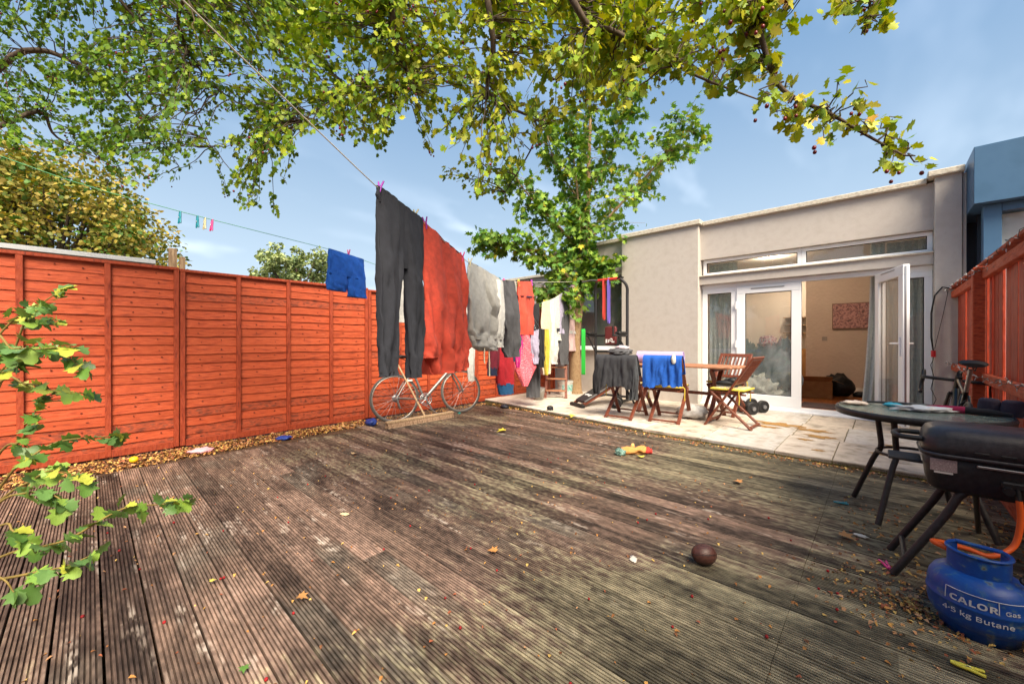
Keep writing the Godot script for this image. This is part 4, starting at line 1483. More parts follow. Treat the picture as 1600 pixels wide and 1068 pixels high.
	loft(s, hang(p0, p1, [[-0.008, 1.0, 0, 0.010], [0.05, 1.02, 0, 0.022], [0.2, 1.06, 0, 0.03]]), 0.014, 6.0, 21, 40)
	obj("waist", s, col.blue, t)
	for e in [-1.0, 1.0]:
		s = S()
		loft(s, hang(p0, p1, [[0.17, 0.54, 0.096 * e, 0.03], [0.28, 0.56, 0.102 * e, 0.036], [0.355 + 0.01 * e, 0.54, 0.105 * e, 0.036]]), 0.014, 4.0, 22 + int(e), 28)
		obj("leg", s, col.blue, t)
	s = S()
	box(s, (p0 + p1) * 0.5 + (p1 - p0).normalized() * 0.15 + Vector3(0.03, -0.3, 0.03), Vector3(0.03, 0.018, 0.006), Basis(Vector3.UP, TH))
	obj("logo_patch", s, col.white, t)
	var list := [
		["white_shirt", "white shirt on the thin line, seen between the charcoal trouser legs", "shirt", lb(3.98), lb(4.36), [[-0.01, 1.0, 0, 0.012], [0.25, 1.0, 0, 0.03], [0.5, 0.95, 0, 0.03]], "white", 0.02],
		["white_leggings", "narrow white leggings whose end shows below the grey hoodie", "leggings", lb(5.08), lb(5.26), [[-0.01, 1.0, 0, 0.012], [0.4, 0.8, 0, 0.03], [0.8, 0.6, 0, 0.03], [1.08, 0.5, 0, 0.025]], "white", 0.015],
		["red_jacket", "red jacket with navy lower band hanging low by the fence", "jacket", lb(5.62), lb(6.02), [[0.15, 0.3, 0, 0.03], [0.45, 0.75, 0.02, 0.08], [0.85, 0.85, 0.06, 0.1], [1.15, 0.75, 0.08, 0.09]], "crimson", 0.03],
		["black_jersey", "black jersey hanging behind the round sock airer", "jersey", lb(6.3), lb(6.72), [[-0.01, 1.0, 0, 0.012], [0.25, 0.95, 0, 0.03], [0.45, 0.9, 0, 0.03]], "blackc", 0.02],
		["cream_shirt", "cream shirt hanging just right of the round sock airer", "shirt", lb(6.92), lb(7.26), [[-0.01, 1.0, 0, 0.012], [0.4, 1.05, 0, 0.04], [0.9, 0.9, 0, 0.04], [1.3, 0.7, -0.02, 0.03]], "cream", 0.03],
		["printed_tee", "white tee with small dark print on the crowded end of the line", "t-shirt", lb(7.34), lb(7.58), [[-0.01, 1.0, 0, 0.012], [0.4, 1.05, 0, 0.03], [0.82, 1.0, 0, 0.03]], "white", 0.02],
		["grey_joggers", "long slate grey joggers near the maple end of the line", "joggers", lb(7.60), lb(7.90), [[-0.01, 1.0, 0, 0.012], [0.5, 1.1, 0, 0.04], [1.1, 1.3, 0, 0.04], [1.42, 1.0, 0, 0.03]], "char", 0.03],
		["striped_shirt", "white shirt with a tan stripe between the airer and the printed tee", "shirt", lb(7.18), lb(7.42), [[-0.01, 1.0, 0, 0.012], [0.4, 1.0, 0, 0.05], [0.9, 0.9, 0, 0.05], [1.2, 0.6, 0.02, 0.03]], "white", 0.05],
		["slate_shirt", "slate blue shirt half hidden behind the printed tee", "shirt", lb(7.50), lb(7.7), [[-0.01, 1.0, 0, 0.012], [0.4, 1.0, 0, 0.03], [0.75, 0.9, 0, 0.03]], "lav", 0.03],
		["black_vest", "black vest hanging over the round airer's hoop", "vest", lb(6.5), lb(6.84), [[-0.01, 1.0, 0, 0.012], [0.25, 0.95, 0, 0.03], [0.42, 0.9, 0, 0.03]], "blackc", 0.03],
		["pink_towel", "pale pink striped towel, last item before the maple trunk", "towel", lb(7.93), lb(8.22), [[-0.01, 0.9, 0, 0.012], [0.5, 1.0, 0, 0.03], [1.0, 1.1, 0, 0.03], [1.32, 0.9, 0.02, 0.03]], "pinkc", 0.025]]
	for k in list.size():
		var e: Array = list[k]
		t = thing(e[0], e[1], e[2])
		s = S()
		loft(s, hang(e[3], e[4], e[5]), e[7], 3.0, 30 + k, 30)
		obj("body", s, col[e[6]], t)
		if e[0] == "red_jacket":
			s = S()
			loft(s, hang(e[3], e[4], [[1.13, 0.77, 0.08, 0.095], [1.3, 0.66, 0.1, 0.08]]), 0.02, 3.0, 36, 28, 3)
			obj("hem_band", s, col.teal, t)
			s = S()
			loft(s, hang(e[3], e[4], [[0.25, 0.2, -0.12, 0.05], [0.55, 0.3, -0.2, 0.07], [0.9, 0.3, -0.26, 0.07]]), 0.02, 2.0, 37, 24)
			obj("sleeve", s, col.maroon, t)
			s = S()
			loft(s, hang(e[3], e[4], [[0.88, 0.3, -0.26, 0.07], [1.0, 0.28, -0.27, 0.07]]), 0.01, 2.0, 38, 24, 3)
			obj("cuff", s, col.navy, t)
			s = S()
			loft(s, hang(e[3], e[4], [[0.4, 0.3, 0.16, 0.08], [0.62, 0.5, 0.2, 0.11], [0.82, 0.4, 0.2, 0.09]]), 0.03, 2.0, 39, 24)
			obj("sleeve", s, col.navy, t)
		if e[0] == "printed_tee":
			s = S()
			var c: Vector3 = (e[3] + e[4]) * 0.5 + Vector3(0.05, -0.62, 0.04)
			box(s, c, Vector3(0.08, 0.06, 0.004), Basis(Vector3.UP, TH))
			obj("print", s, col.blackc, t)
		if e[0] == "pink_towel":
			for j in 3:
				s = S()
				loft(s, hang(e[3], e[4], [[0.3 + 0.3 * j, 1.02, 0, 0.034], [0.36 + 0.3 * j, 1.03, 0, 0.034]]), 0.025, 3.0, 30 + k, 30, 1)
				obj("stripe", s, col.white, t)
	# --- round sock airer with small things pegged to it
	var c := lb(6.55) + Vector3(0, -0.40, 0)
	t = thing("sock_airer", "round dark sock airer hanging from the thin line", "sock airer", c)
	s = S()
	ring(s, Vector3.ZERO, Vector3.UP, 0.2, 0.011, 32, 7)
	obj("hoop", s, M.dark_metal, t)
	s = S()
	for k in 4:
		var a := TAU * k / 4 + 0.4
		tube(s, [Vector3(cos(a) * 0.2, 0, sin(a) * 0.2), Vector3(0, 0.3, 0)], 0.0025, 5)
	tube(s, [Vector3(0, 0.3, 0), Vector3(0, 0.41, 0)], 0.004, 5)
	obj("cords", s, M.steel, t)
	var drops := [["magenta", -0.19, 0.62, 0.16], ["patt", -0.09, 0.92, 0.30], ["lav", 0.08, 0.56, 0.17], ["blackc", 0.18, 0.62, 0.15], ["yellow", 0.26, 0.74, 0.11], ["char", 0.06, 1.14, 0.26]]
	var names := [["magenta_sock", "magenta sock hanging from the left of the round airer", "sock"], ["patterned_dress", "pink and white patterned dress hanging from the round airer", "dress"], ["lavender_top", "small lavender top hanging from the middle of the round airer", "top"], ["black_socks", "black socks hanging on the right of the round airer", "socks"], ["yellow_cloth", "yellow cloth hanging low right of the round airer", "cloth"], ["dark_trousers", "dark grey trousers hanging almost to the slabs below the airer", "trousers"]]
	var patt := tm(ntex(81, 0.07, [C(240, 222, 222), C(226, 120, 136), C(204, 44, 62), C(240, 214, 214)], 128, 128, 2), Vector3(5, 5, 5), 0.9)
	for k in drops.size():
		var e: Array = drops[k]
		var mid: Vector3 = c + plan(e[1], 0, 0) + (plan(0, -0.14, 0) if k < 5 else plan(0, 0.12, 0))
		var side := plan(e[3], 0, 0)
		s = S()
		var lv := []
		var wid := [0.7, 1.0, 0.9, 0.55]
		if k == 1: wid = [0.35, 0.8, 1.3, 0.3]
		if k == 5: wid = [0.8, 1.0, 0.95, 0.9]
		for i in 4:
			lv.append([mid + Vector3.DOWN * (e[2] * i / 3.0 - (0.0 if k < 5 else 0.0)), side * 0.5 * wid[i], plan(0, 0.035 + 0.01 * i, 0)])
		loft(s, lv, 0.03, 2.5, 90 + k, 26)
		tag(obj(names[k][0], s, patt if k == 1 else col[e[0]]), names[k][1], names[k][2], "washing on the round airer")
	# --- pegs
	var da := la(3.0) - la(2.5)
	var db := lb(4.0) - lb(3.5)
	peg(la(2.12), da, "purple", "purple peg on the near corner of the charcoal trousers", 0.3)
	peg(la(2.44), da, "cream", "cream peg on the far side of the charcoal trousers", 0.4)
	peg(la(2.56), da, "purple", "purple peg on the near corner of the red shirt", -0.2)
	peg(la(3.07), da, "pink", "pink peg on the far corner of the red shirt", 0.2)
	peg(la(3.2), da, "cream", "cream peg on the near side of the grey hoodie", 0.3)
	peg(la(3.86), da, "teal", "teal peg on the far side of the grey hoodie", -0.2, true)
	peg(la(3.96), da, "pink", "pink peg on the corner of the crumpled dark tee", 0.2, true)
	peg(la(4.42), da, "yellow", "yellow peg on the near corner of the red vest", 0.1, true)
	peg(la(4.92), da, "purple", "purple peg on the far corner of the red vest", 0.1, true)
	peg(lb(3.59), db, "pink", "pink peg on the waistband of the blue shorts", 0.1)
	peg(lb(7.0), db, "yellow", "yellow peg on the cream shirt", 0.1)
	peg(lb(7.7), db, "teal", "teal peg on the slate grey joggers", 0.1, true)
	peg(lb(8.1), db, "purple", "purple peg on the pale pink towel", 0.1)
	# empty pegs left on the line above the fence
	peg(lb(2.53) + Vector3(0, -0.03, 0), db, "teal", "teal peg hanging alone on the empty line, leftmost of four", 0.05, true)
	peg(lb(2.61) + Vector3(0, -0.03, 0), db, "teal", "teal peg hanging beside the cream one on the empty line", 0.0, true)
	peg(lb(2.645) + Vector3(0, -0.03, 0), db, "cream", "cream peg between teal and pink on the empty line", 0.05, true)
	peg(lb(2.68) + Vector3(0, -0.03, 0), db, "pink", "pink peg on the empty line, rightmost of the four", 0.1, true)

# ---------------------------------------------------------------- by the fence corner
func build_fence_corner() -> void:
	# white paint bucket
	var t := thing("paint_bucket", "white plastic paint bucket with teal label at the foot of the maple", "bucket", Vector3(-4.78, 0.05, -6.72))
	var s := S()
	lathe(s, [Vector2(0.001, 0.004), Vector2(0.13, 0.0), Vector2(0.135, 0.01), Vector2(0.155, 0.25), Vector2(0.165, 0.25), Vector2(0.165, 0.275), Vector2(0.15, 0.275), Vector2(0.145, 0.2), Vector2(0.001, 0.19)], 28, Transform3D(), true)
	obj("pail", s, flat(C(206, 206, 200), 0.5), t)
	s = S()
	var f := func(u: float, v: float) -> Vector3:
		var a := lerpf(-2.9, -0.2, u)
		var r := lerpf(0.157, 0.1425, v) 
		return Vector3(-sin(a) * r, lerpf(0.21, 0.07, v), cos(a) * r)
	sheet(s, f, 14, 2, 0.001)
	obj("label", s, tm(ntex(101, 0.05, [C(16, 110, 110), C(60, 150, 140), C(220, 226, 220), C(24, 120, 122)], 64, 64, 2), Vector3(6, 6, 6), 0.6), t)
	s = S()
	var pts := []
	for i in 13:
		var a := PI * i / 12
		pts.append(Vector3(cos(a) * 0.165, 0.25 - sin(a) * 0.07, sin(a) * 0.15))
	tube(s, pts, 0.003, 6)
	obj("handle", s, M.steel, t)
	s = S()
	lathe(s, [Vector2(0.001, 0.285), Vector2(0.16, 0.282), Vector2(0.168, 0.27)], 28)
	obj("lid", s, flat(C(150, 150, 146), 0.6), t)
	# metal pail
	t = thing("metal_pail", "small galvanised pail standing on the patio below the airer", "pail", Vector3(-4.70, 0.05, -5.76))
	s = S()
	lathe(s, [Vector2(0.001, 0.004), Vector2(0.085, 0.0), Vector2(0.12, 0.22), Vector2(0.126, 0.225), Vector2(0.117, 0.222), Vector2(0.084, 0.01), Vector2(0.001, 0.01)], 26)
	obj("pail", s, flat(C(168, 168, 164), 0.5, 0.4), t)
	s = S()
	pts = []
	for i in 13:
		var a := PI * i / 12
		pts.append(Vector3(cos(a) * 0.122, 0.21 - sin(a) * 0.1, sin(a) * 0.12))
	tube(s, pts, 0.003, 6)
	obj("handle", s, M.steel, t)
	# wooden step stool
	t = thing("wooden_steps", "folding brown wooden step ladder between the washing and paint bucket", "step ladder", Vector3(-4.72, 0.05, -6.35), 0.55)
	for e in [-0.2, 0.2]:
		s = S()
		beam(s, Vector3(e, 0, 0.28), Vector3(e * 0.85, 0.95, -0.12), 0.03, 0.05, Vector3.RIGHT, 0.003)
		obj("stile", s, M.teak, t)
		s = S()
		beam(s, Vector3(e * 0.9, 0, -0.3), Vector3(e * 0.85, 0.93, -0.08), 0.025, 0.04, Vector3.RIGHT, 0.003)
		obj("leg", s, M.teak, t)
	for k in 4:
		s = S()
		var y := 0.14 + k * 0.22
		box(s, Vector3(0, y, 0.28 - y * 0.42), Vector3(0.38, 0.022, 0.11), Basis(), 0.003)
		obj("step", s, M.teak_pale, t)
	# toys and bits near the fence
	var bits := [["blue_wrapper", "crumpled blue and white wrapper by the bicycle's rear wheel", "wrapper", Vector3(-5.1, 0.0, -2.62), C(30, 56, 130), Vector3(0.11, 0.05, 0.07)],
		["blue_packet", "small blue packet lying in the leaf litter by the fence", "packet", Vector3(-5.12, 0.0, -1.55), C(36, 66, 150), Vector3(0.09, 0.02, 0.06)],
		["pink_packet", "pale pink plastic wrapper in the leaf litter by the fence post", "wrapper", Vector3(-5.13, 0.0, -0.78), C(232, 170, 180), Vector3(0.10, 0.025, 0.07)],
		["yellow_ball", "small yellow ball lying in the leaf litter", "ball", Vector3(-5.12, 0.015, -0.28), C(236, 196, 30), Vector3(0.035, 0.03, 0.035)],
		["teal_clip", "teal clip under the bicycle's front wheel", "clip", Vector3(-4.9, 0.0, -4.0), C(40, 160, 160), Vector3(0.06, 0.012, 0.02)],
		["dark_toy", "small dark rubber toy on the deck near the patio corner", "toy", Vector3(-4.72, 0.0, -4.85), C(40, 40, 52), Vector3(0.075, 0.035, 0.05)],
		["rubber_toy", "small black rubber toy lying on the patio edge", "toy", Vector3(-3.85, 0.05, -5.0), C(24, 24, 30), Vector3(0.055, 0.04, 0.04)]]
	for k in bits.size():
		var b: Array = bits[k]
		s = S()
		blob(s, b[3] + Vector3(0, b[5].y * 0.8, 0), b[5], Basis(Vector3.UP, k * 0.7), 16, 0.0 if b[0] == "yellow_ball" else 0.6, 200 + k)
		tag(obj(b[0], s, flat(b[4], 0.5)), b[1], b[2])

# ---------------------------------------------------------------- exercise kit
func build_exercise_kit() -> void:
	var t := thing("pull_up_tower", "grey steel pull-up tower with red top bar in front of the window", "exercise tower", Vector3(-3.73, 0.05, -6.72))
	var grey := flat(C(40, 40, 44), 0.45, 0.1)
	for e in [-1.0, 1.0]:
		var s := S()
		tube(s, spline([Vector3(0.33 * e, 0, 0), Vector3(0.33 * e, 1.0, 0), Vector3(0.33 * e, 1.85, 0.0), Vector3(0.33 * e, 2.1, 0.02), Vector3(0.24 * e, 2.24, 0.10), Vector3(0.22 * e, 2.245, 0.12)], 5), 0.027, 10)
		obj("upright", s, grey, t)
		s = S()
		tube(s, [Vector3(0.33 * e, 0.02, -0.4), Vector3(0.33 * e, 0.02, 0.5)], 0.025, 8)
		obj("foot", s, grey, t)
		s = S()
		tube(s, [Vector3(0.2 * e, 2.245, 0.12), Vector3(0.3 * e, 2.25, 0.22), Vector3(0.42 * e, 2.21, 0.34)], 0.017, 8)
		obj("grip", s, M.black, t)
		s = S()
		tube(s, [Vector3(0.33 * e, 1.2, 0), Vector3(0.3 * e, 1.2, 0.48)], 0.022, 8)
		tube(s, [Vector3(0.33 * e, 0.88, 0), Vector3(0.31 * e, 1.18, 0.3)], 0.016, 8)
		obj("dip_arm", s, grey, t)
		s = S()
		box(s, Vector3(0.31 * e, 1.245, 0.2), Vector3(0.1, 0.05, 0.28), Basis(), 0.015)
		obj("arm_pad", s, M.black, t)
		s = S()
		tube(s, [Vector3(0.3 * e, 1.2, 0.46), Vector3(0.3 * e, 1.36, 0.47)], 0.017, 8)
		obj("handle", s, M.black, t)
	var s2 := S()
	tube(s2, [Vector3(-0.24, 2.245, 0.12), Vector3(0.24, 2.245, 0.12)], 0.026, 10)
	obj("top_bar", s2, flat(C(190, 48, 40), 0.5), t)
	s2 = S()
	tube(s2, [Vector3(-0.33, 0.9, 0), Vector3(0.33, 0.9, 0)], 0.024, 8)
	tube(s2, [Vector3(-0.33, 1.2, 0), Vector3(0.33, 1.2, 0)], 0.024, 8)
	tube(s2, [Vector3(-0.33, 0.02, -0.38), Vector3(0.33, 0.02, -0.38)], 0.024, 8)
	obj("crossbars", s2, grey, t)
	s2 = S()
	box(s2, Vector3(0.02, 1.2, 0.04), Vector3(0.24, 0.34, 0.06), Basis(), 0.02)
	obj("back_pad", s2, flat(C(96, 34, 36), 0.5), t)
	s2 = S()
	for e in [[-0.075, 1.10, 0.035, 0.07], [-0.03, 1.10, 0.022, 0.06], [0.06, 1.085, 0.06, 0.03]]:
		box(s2, Vector3(e[0] + 0.02, e[1], 0.0715), Vector3(e[2], e[3], 0.002))
	ring(s2, Vector3(0.04, 1.12, 0.0715), Vector3.BACK, 0.024, 0.007, 20, 5)
	obj("logo_mark", s2, flat(C(222, 222, 222), 0.6), t).set_meta("kind", "stuff")
	for b in [[-0.08, C(206, 70, 60), "red looped exercise band hanging from the pull-up bar", 0.78], [0.02, C(124, 104, 200), "lilac looped exercise band hanging from the pull-up bar", 0.85]]:
		var o := thing("exercise_band", b[2], "exercise band", t.position + Vector3(b[0], 0, 0.12), 0.0, "exercise bands")
		var q := S()
		var y0 := 2.275
		var f := func(u: float, v: float) -> Vector3:
			var a := u * TAU
			return Vector3(lerpf(-0.018, 0.018, v), y0 - b[3] * 0.5 + cos(a) * b[3] * 0.5, sin(a) * 0.032 + sin(a * 3.0) * 0.008)
		sheet(q, f, 36, 2, 0.003)
		obj("loop", q, flat(b[1], 0.5), o)
	# green band over the left dip handle
	var g := thing("exercise_band", "broad lime green exercise band hanging from the tower's left handle", "exercise band", Vector3(-4.03, 0.05, -6.24), 0.0, "exercise bands")
	var q2 := S()
	var f2 := func(u: float, v: float) -> Vector3:
		var a := u * TAU
		return Vector3(lerpf(-0.04, 0.04, v) + 0.02 * sin(a), 0.9 + cos(a) * 0.42, sin(a) * 0.03)
	sheet(q2, f2, 36, 3, 0.004)
	obj("loop", q2, flat(C(44, 190, 70), 0.5), g)
	# sloping sit-up bench
	t = thing("sit_up_bench", "black padded sit-up bench sloping down towards the deck", "exercise bench", Vector3(-3.72, 0.05, -5.62), -0.42)
	var up := Vector3(0.0, 0.46, -0.95)
	var s := S()
	beam(s, Vector3(0, 0.075, -0.02), Vector3(0, 0.075, -0.02) + up, 0.30, 0.05, Vector3.BACK, 0.018)
	obj("pad", s, flat(C(44, 40, 44), 0.5), t)
	s = S()
	beam(s, Vector3(-0.135, 0.045, 0.0), Vector3(-0.135, 0.045, 0.0) + up, 0.03, 0.05, Vector3.BACK, 0.003)
	obj("rail", s, M.teak, t)
	s = S()
	beam(s, Vector3(0.135, 0.045, 0.0), Vector3(0.135, 0.045, 0.0) + up, 0.03, 0.05, Vector3.BACK, 0.003)
	obj("rail", s, M.teak, t)
	s = S()
	box(s, Vector3(0, 0.028, 0.03), Vector3(0.40, 0.055, 0.07), Basis(), 0.015)
	obj("foot", s, M.black, t)
	for e in [-1.0, 1.0]:
		s = S()
		tube(s, [Vector3(0.1 * e, 0.42, -0.8), Vector3(0.2 * e, 0.02, -1.0)], 0.018, 8)
		obj("leg", s, M.black, t)
	s = S()
	tube(s, [Vector3(-0.2, 0.54, -0.98), Vector3(0.2, 0.54, -0.98)], 0.045, 12)
	obj("roller", s, M.black, t)
	var nrm := Vector3(0, 0.95, 0.46).normalized()
	s = S()
	var face := Basis(Vector3.RIGHT, up.normalized(), nrm)
	var o0 := Vector3(0, 0.075, -0.02) + up * 0.19 + nrm * 0.0262
	for e in [[-0.075, 0.0, 0.03, 0.04], [-0.035, 0.008, 0.028, 0.045], [0.008, 0.0, 0.03, 0.045], [0.05, -0.004, 0.03, 0.05], [0.08, 0.008, 0.02, 0.03], [0.055, -0.034, 0.03, 0.014]]:
		box(s, o0 + face * Vector3(e[0], e[1], 0), Vector3(e[2], e[3], 0.0016), face * Basis(Vector3.BACK, 0.12))
	obj("logo_mark", s, flat(C(206, 206, 208), 0.6), t).set_meta("kind", "stuff")
	# weight plates beside the bench
	t = thing("dumbbell", "black dumbbell lying under the exercise bench", "dumbbell", Vector3(-3.2, 0.14, -5.95), 0.4, "dumbbells")
	dumbbell_parts(t)
	t = thing("dumbbell", "nearer black dumbbell on the slabs by the closed patio door", "dumbbell", Vector3(-1.50, 0.145, -6.82), 0.9, "dumbbells")
	dumbbell_parts(t)
	t = thing("dumbbell", "black dumbbell behind the nearer one, against the patio door", "dumbbell", Vector3(-1.42, 0.145, -7.12), 0.9, "dumbbells")
	dumbbell_parts(t)

func dumbbell_parts(t: Node3D) -> void:
	var s := S()
	tube(s, [Vector3(0, 0, -0.17), Vector3(0, 0, 0.17)], 0.014, 10)
	obj("bar", s, M.steel, t)
	for e in [-0.13, -0.10, 0.10, 0.13]:
		s = S()
		lathe(s, [Vector2(0.016, -0.013), Vector2(0.085, -0.013), Vector2(0.095, -0.008), Vector2(0.095, 0.008), Vector2(0.085, 0.013), Vector2(0.016, 0.013)], 24, Transform3D(Basis(Vector3.RIGHT, PI / 2), Vector3(0, 0, e)), true)
		obj("plate", s, M.black, t)
	for e in [-0.155, 0.155]:
		s = S()
		lathe(s, [Vector2(0.001, -0.012), Vector2(0.03, -0.01), Vector2(0.03, 0.01), Vector2(0.001, 0.012)], 10, Transform3D(Basis(Vector3.RIGHT, PI / 2), Vector3(0, 0, e)), true)
		obj("collar", s, M.steel, t)

# ---------------------------------------------------------------- garden furniture
func folding_chair(label: String, at: Vector3, turn: float) -> Node3D:
	# faces local -z
	var t := thing("folding_chair", label, "chair", at, turn, "wooden folding chairs round the table")
	for e in [-1.0, 1.0]:
		var s := S()
		beam(s, Vector3(0.215 * e, 0, -0.27), Vector3(0.215 * e, 0.90, 0.30), 0.024, 0.05, Vector3.RIGHT, 0.004)
		obj("stile", s, M.teak, t)
		s = S()
		beam(s, Vector3(0.185 * e, 0, 0.27), Vector3(0.185 * e, 0.44, -0.20), 0.024, 0.045, Vector3.RIGHT, 0.004)
		obj("leg", s, M.teak, t)
		s = S()
		beam(s, Vector3(0.165 * e, 0.425, -0.21), Vector3(0.165 * e, 0.425, 0.2), 0.02, 0.03, Vector3.RIGHT, 0.003)
		obj("seat_rail", s, M.teak, t)
	for z in [-0.19, -0.11, -0.03, 0.05, 0.13]:
		var s := S()
		box(s, Vector3(0, 0.447, z), Vector3(0.40, 0.016, 0.062), Basis(), 0.003)
		obj("seat_slat", s, M.teak, t)
	var s2 := S()
	beam(s2, Vector3(-0.20, 0.875, 0.284), Vector3(0.20, 0.875, 0.284), 0.055, 0.022, Vector3(0, 0.57, -0.9), 0.004)
	obj("top_rail", s2, M.teak, t)
	s2 = S()
	beam(s2, Vector3(-0.20, 0.56, 0.085), Vector3(0.20, 0.56, 0.085), 0.045, 0.022, Vector3(0, 0.57, -0.9), 0.004)
	obj("lower_rail", s2, M.teak, t)
	for k in 7:
		var x := -0.162 + k * 0.054
		s2 = S()
		beam(s2, Vector3(x, 0.575, 0.094), Vector3(x, 0.86, 0.275), 0.032, 0.012, Vector3.RIGHT, 0.002)
		obj("back_slat", s2, M.teak, t)
	s2 = S()
	beam(s2, Vector3(-0.18, 0.03, 0.25), Vector3(0.18, 0.03, 0.25), 0.03, 0.022, Vector3.UP, 0.003)
	obj("stretcher", s2, M.teak, t)
	s2 = S()
	beam(s2, Vector3(-0.2, 0.06, -0.235), Vector3(0.2, 0.06, -0.235), 0.03, 0.022, Vector3.UP, 0.003)
	obj("stretcher", s2, M.teak, t)
	return t

func cushion(label: String, at: Vector3, turn: float, sd: int) -> void:
	var t := thing("seat_cushion", label, "cushion", at, turn, "yellow edged seat cushions")
	var s := S()
	var f := func(u: float, v: float, top: float) -> Vector3:
		var x := lerpf(-0.2, 0.2, u)
		var z := lerpf(-0.2, 0.19, v)
		var e := pow(maxf(0.0, 1.0 - pow(absf(u * 2 - 1), 6.0)), 0.4) * pow(maxf(0.0, 1.0 - pow(absf(v * 2 - 1), 6.0)), 0.4)
		return Vector3(x, 0.026 + top * 0.024 * e, z)
	s.set_smooth_group(1)
	for top in [1.0, -1.0]:
		for i in 10:
			for j in 10:
				var a: Vector3 = f.call(i / 10.0, j / 10.0, top)
				var b: Vector3 = f.call((i + 1) / 10.0, j / 10.0, top)
				var c: Vector3 = f.call((i + 1) / 10.0, (j + 1) / 10.0, top)
				var d: Vector3 = f.call(i / 10.0, (j + 1) / 10.0, top)
				if top > 0: quad(s, a, b, c, d)
				else: quad(s, d, c, b, a)
	obj("pad", s, tm(ntex(110 + sd, 0.06, [C(232, 226, 214), C(226, 190, 80), C(120, 120, 150), C(236, 230, 220)], 128, 128, 2), Vector3(4, 4, 4), 0.9), t)
	s = S()
	tube(s, [Vector3(-0.2, 0.026, -0.2), Vector3(0.2, 0.026, -0.2), Vector3(0.2, 0.026, 0.19), Vector3(-0.2, 0.026, 0.19), Vector3(-0.2, 0.026, -0.2)], 0.014, 7)
	obj("piping", s, M.col.yellow, t)
	for e in [-1.0, 1.0]:
		s = S()
		tube(s, spline([Vector3(0.19 * e, 0.025, 0.18), Vector3(0.232 * e, 0.015, 0.14), Vector3(0.236 * e, -0.07, 0.145), Vector3(0.234 * e, -0.15, 0.14)], 3), 0.007, 6)
		obj("tie", s, M.col.yellow, t)

func drape(called: String, label: String, cat: String, at: Vector3, turn: float, width: float, front: float, back: float, m: Material, sd: int, dz := 0.09) -> void:
	# a cloth thrown over a chair back; local z is the chair's z
	var s := S()
	var nz := FastNoiseLite.new()
	nz.seed = sd; nz.frequency = 1.0
	var total := front + back
	var f := func(u: float, v: float) -> Vector3:
		var x := (u - 0.5) * width
		var d := v * total - back
		var edge := 1.0 + 0.18 * nz.get_noise_2d(u * 4.0, sd)
		var y := 0.0
		var z := 0.0
		if d < 0:
			y = -absf(d) * edge; z = dz * 0.5 + 0.02 * absf(d)
		else:
			y = -d * edge; z = -dz * 0.5 - 0.3 * d
		if absf(d) < 0.06:
			y = -pow(absf(d) / 0.06, 2.0) * 0.05; z = -signf(d) * dz * 0.5 * sin(minf(absf(d) / 0.06, 1.0) * PI / 2)
		var fold := 0.022 * nz.get_noise_2d(u * 7.0, v * 1.4 + 4.0) * clampf(absf(d) * 6.0, 0, 1) * 1.8
		return Vector3(x * (1.0 + 0.1 * absf(d)), y, z + fold)
	sheet(s, f, 34, 26, 0.006)
	var o := obj(called, s, m, self, Transform3D(Basis(Vector3.UP, turn), at))
	tag(o, label, cat)

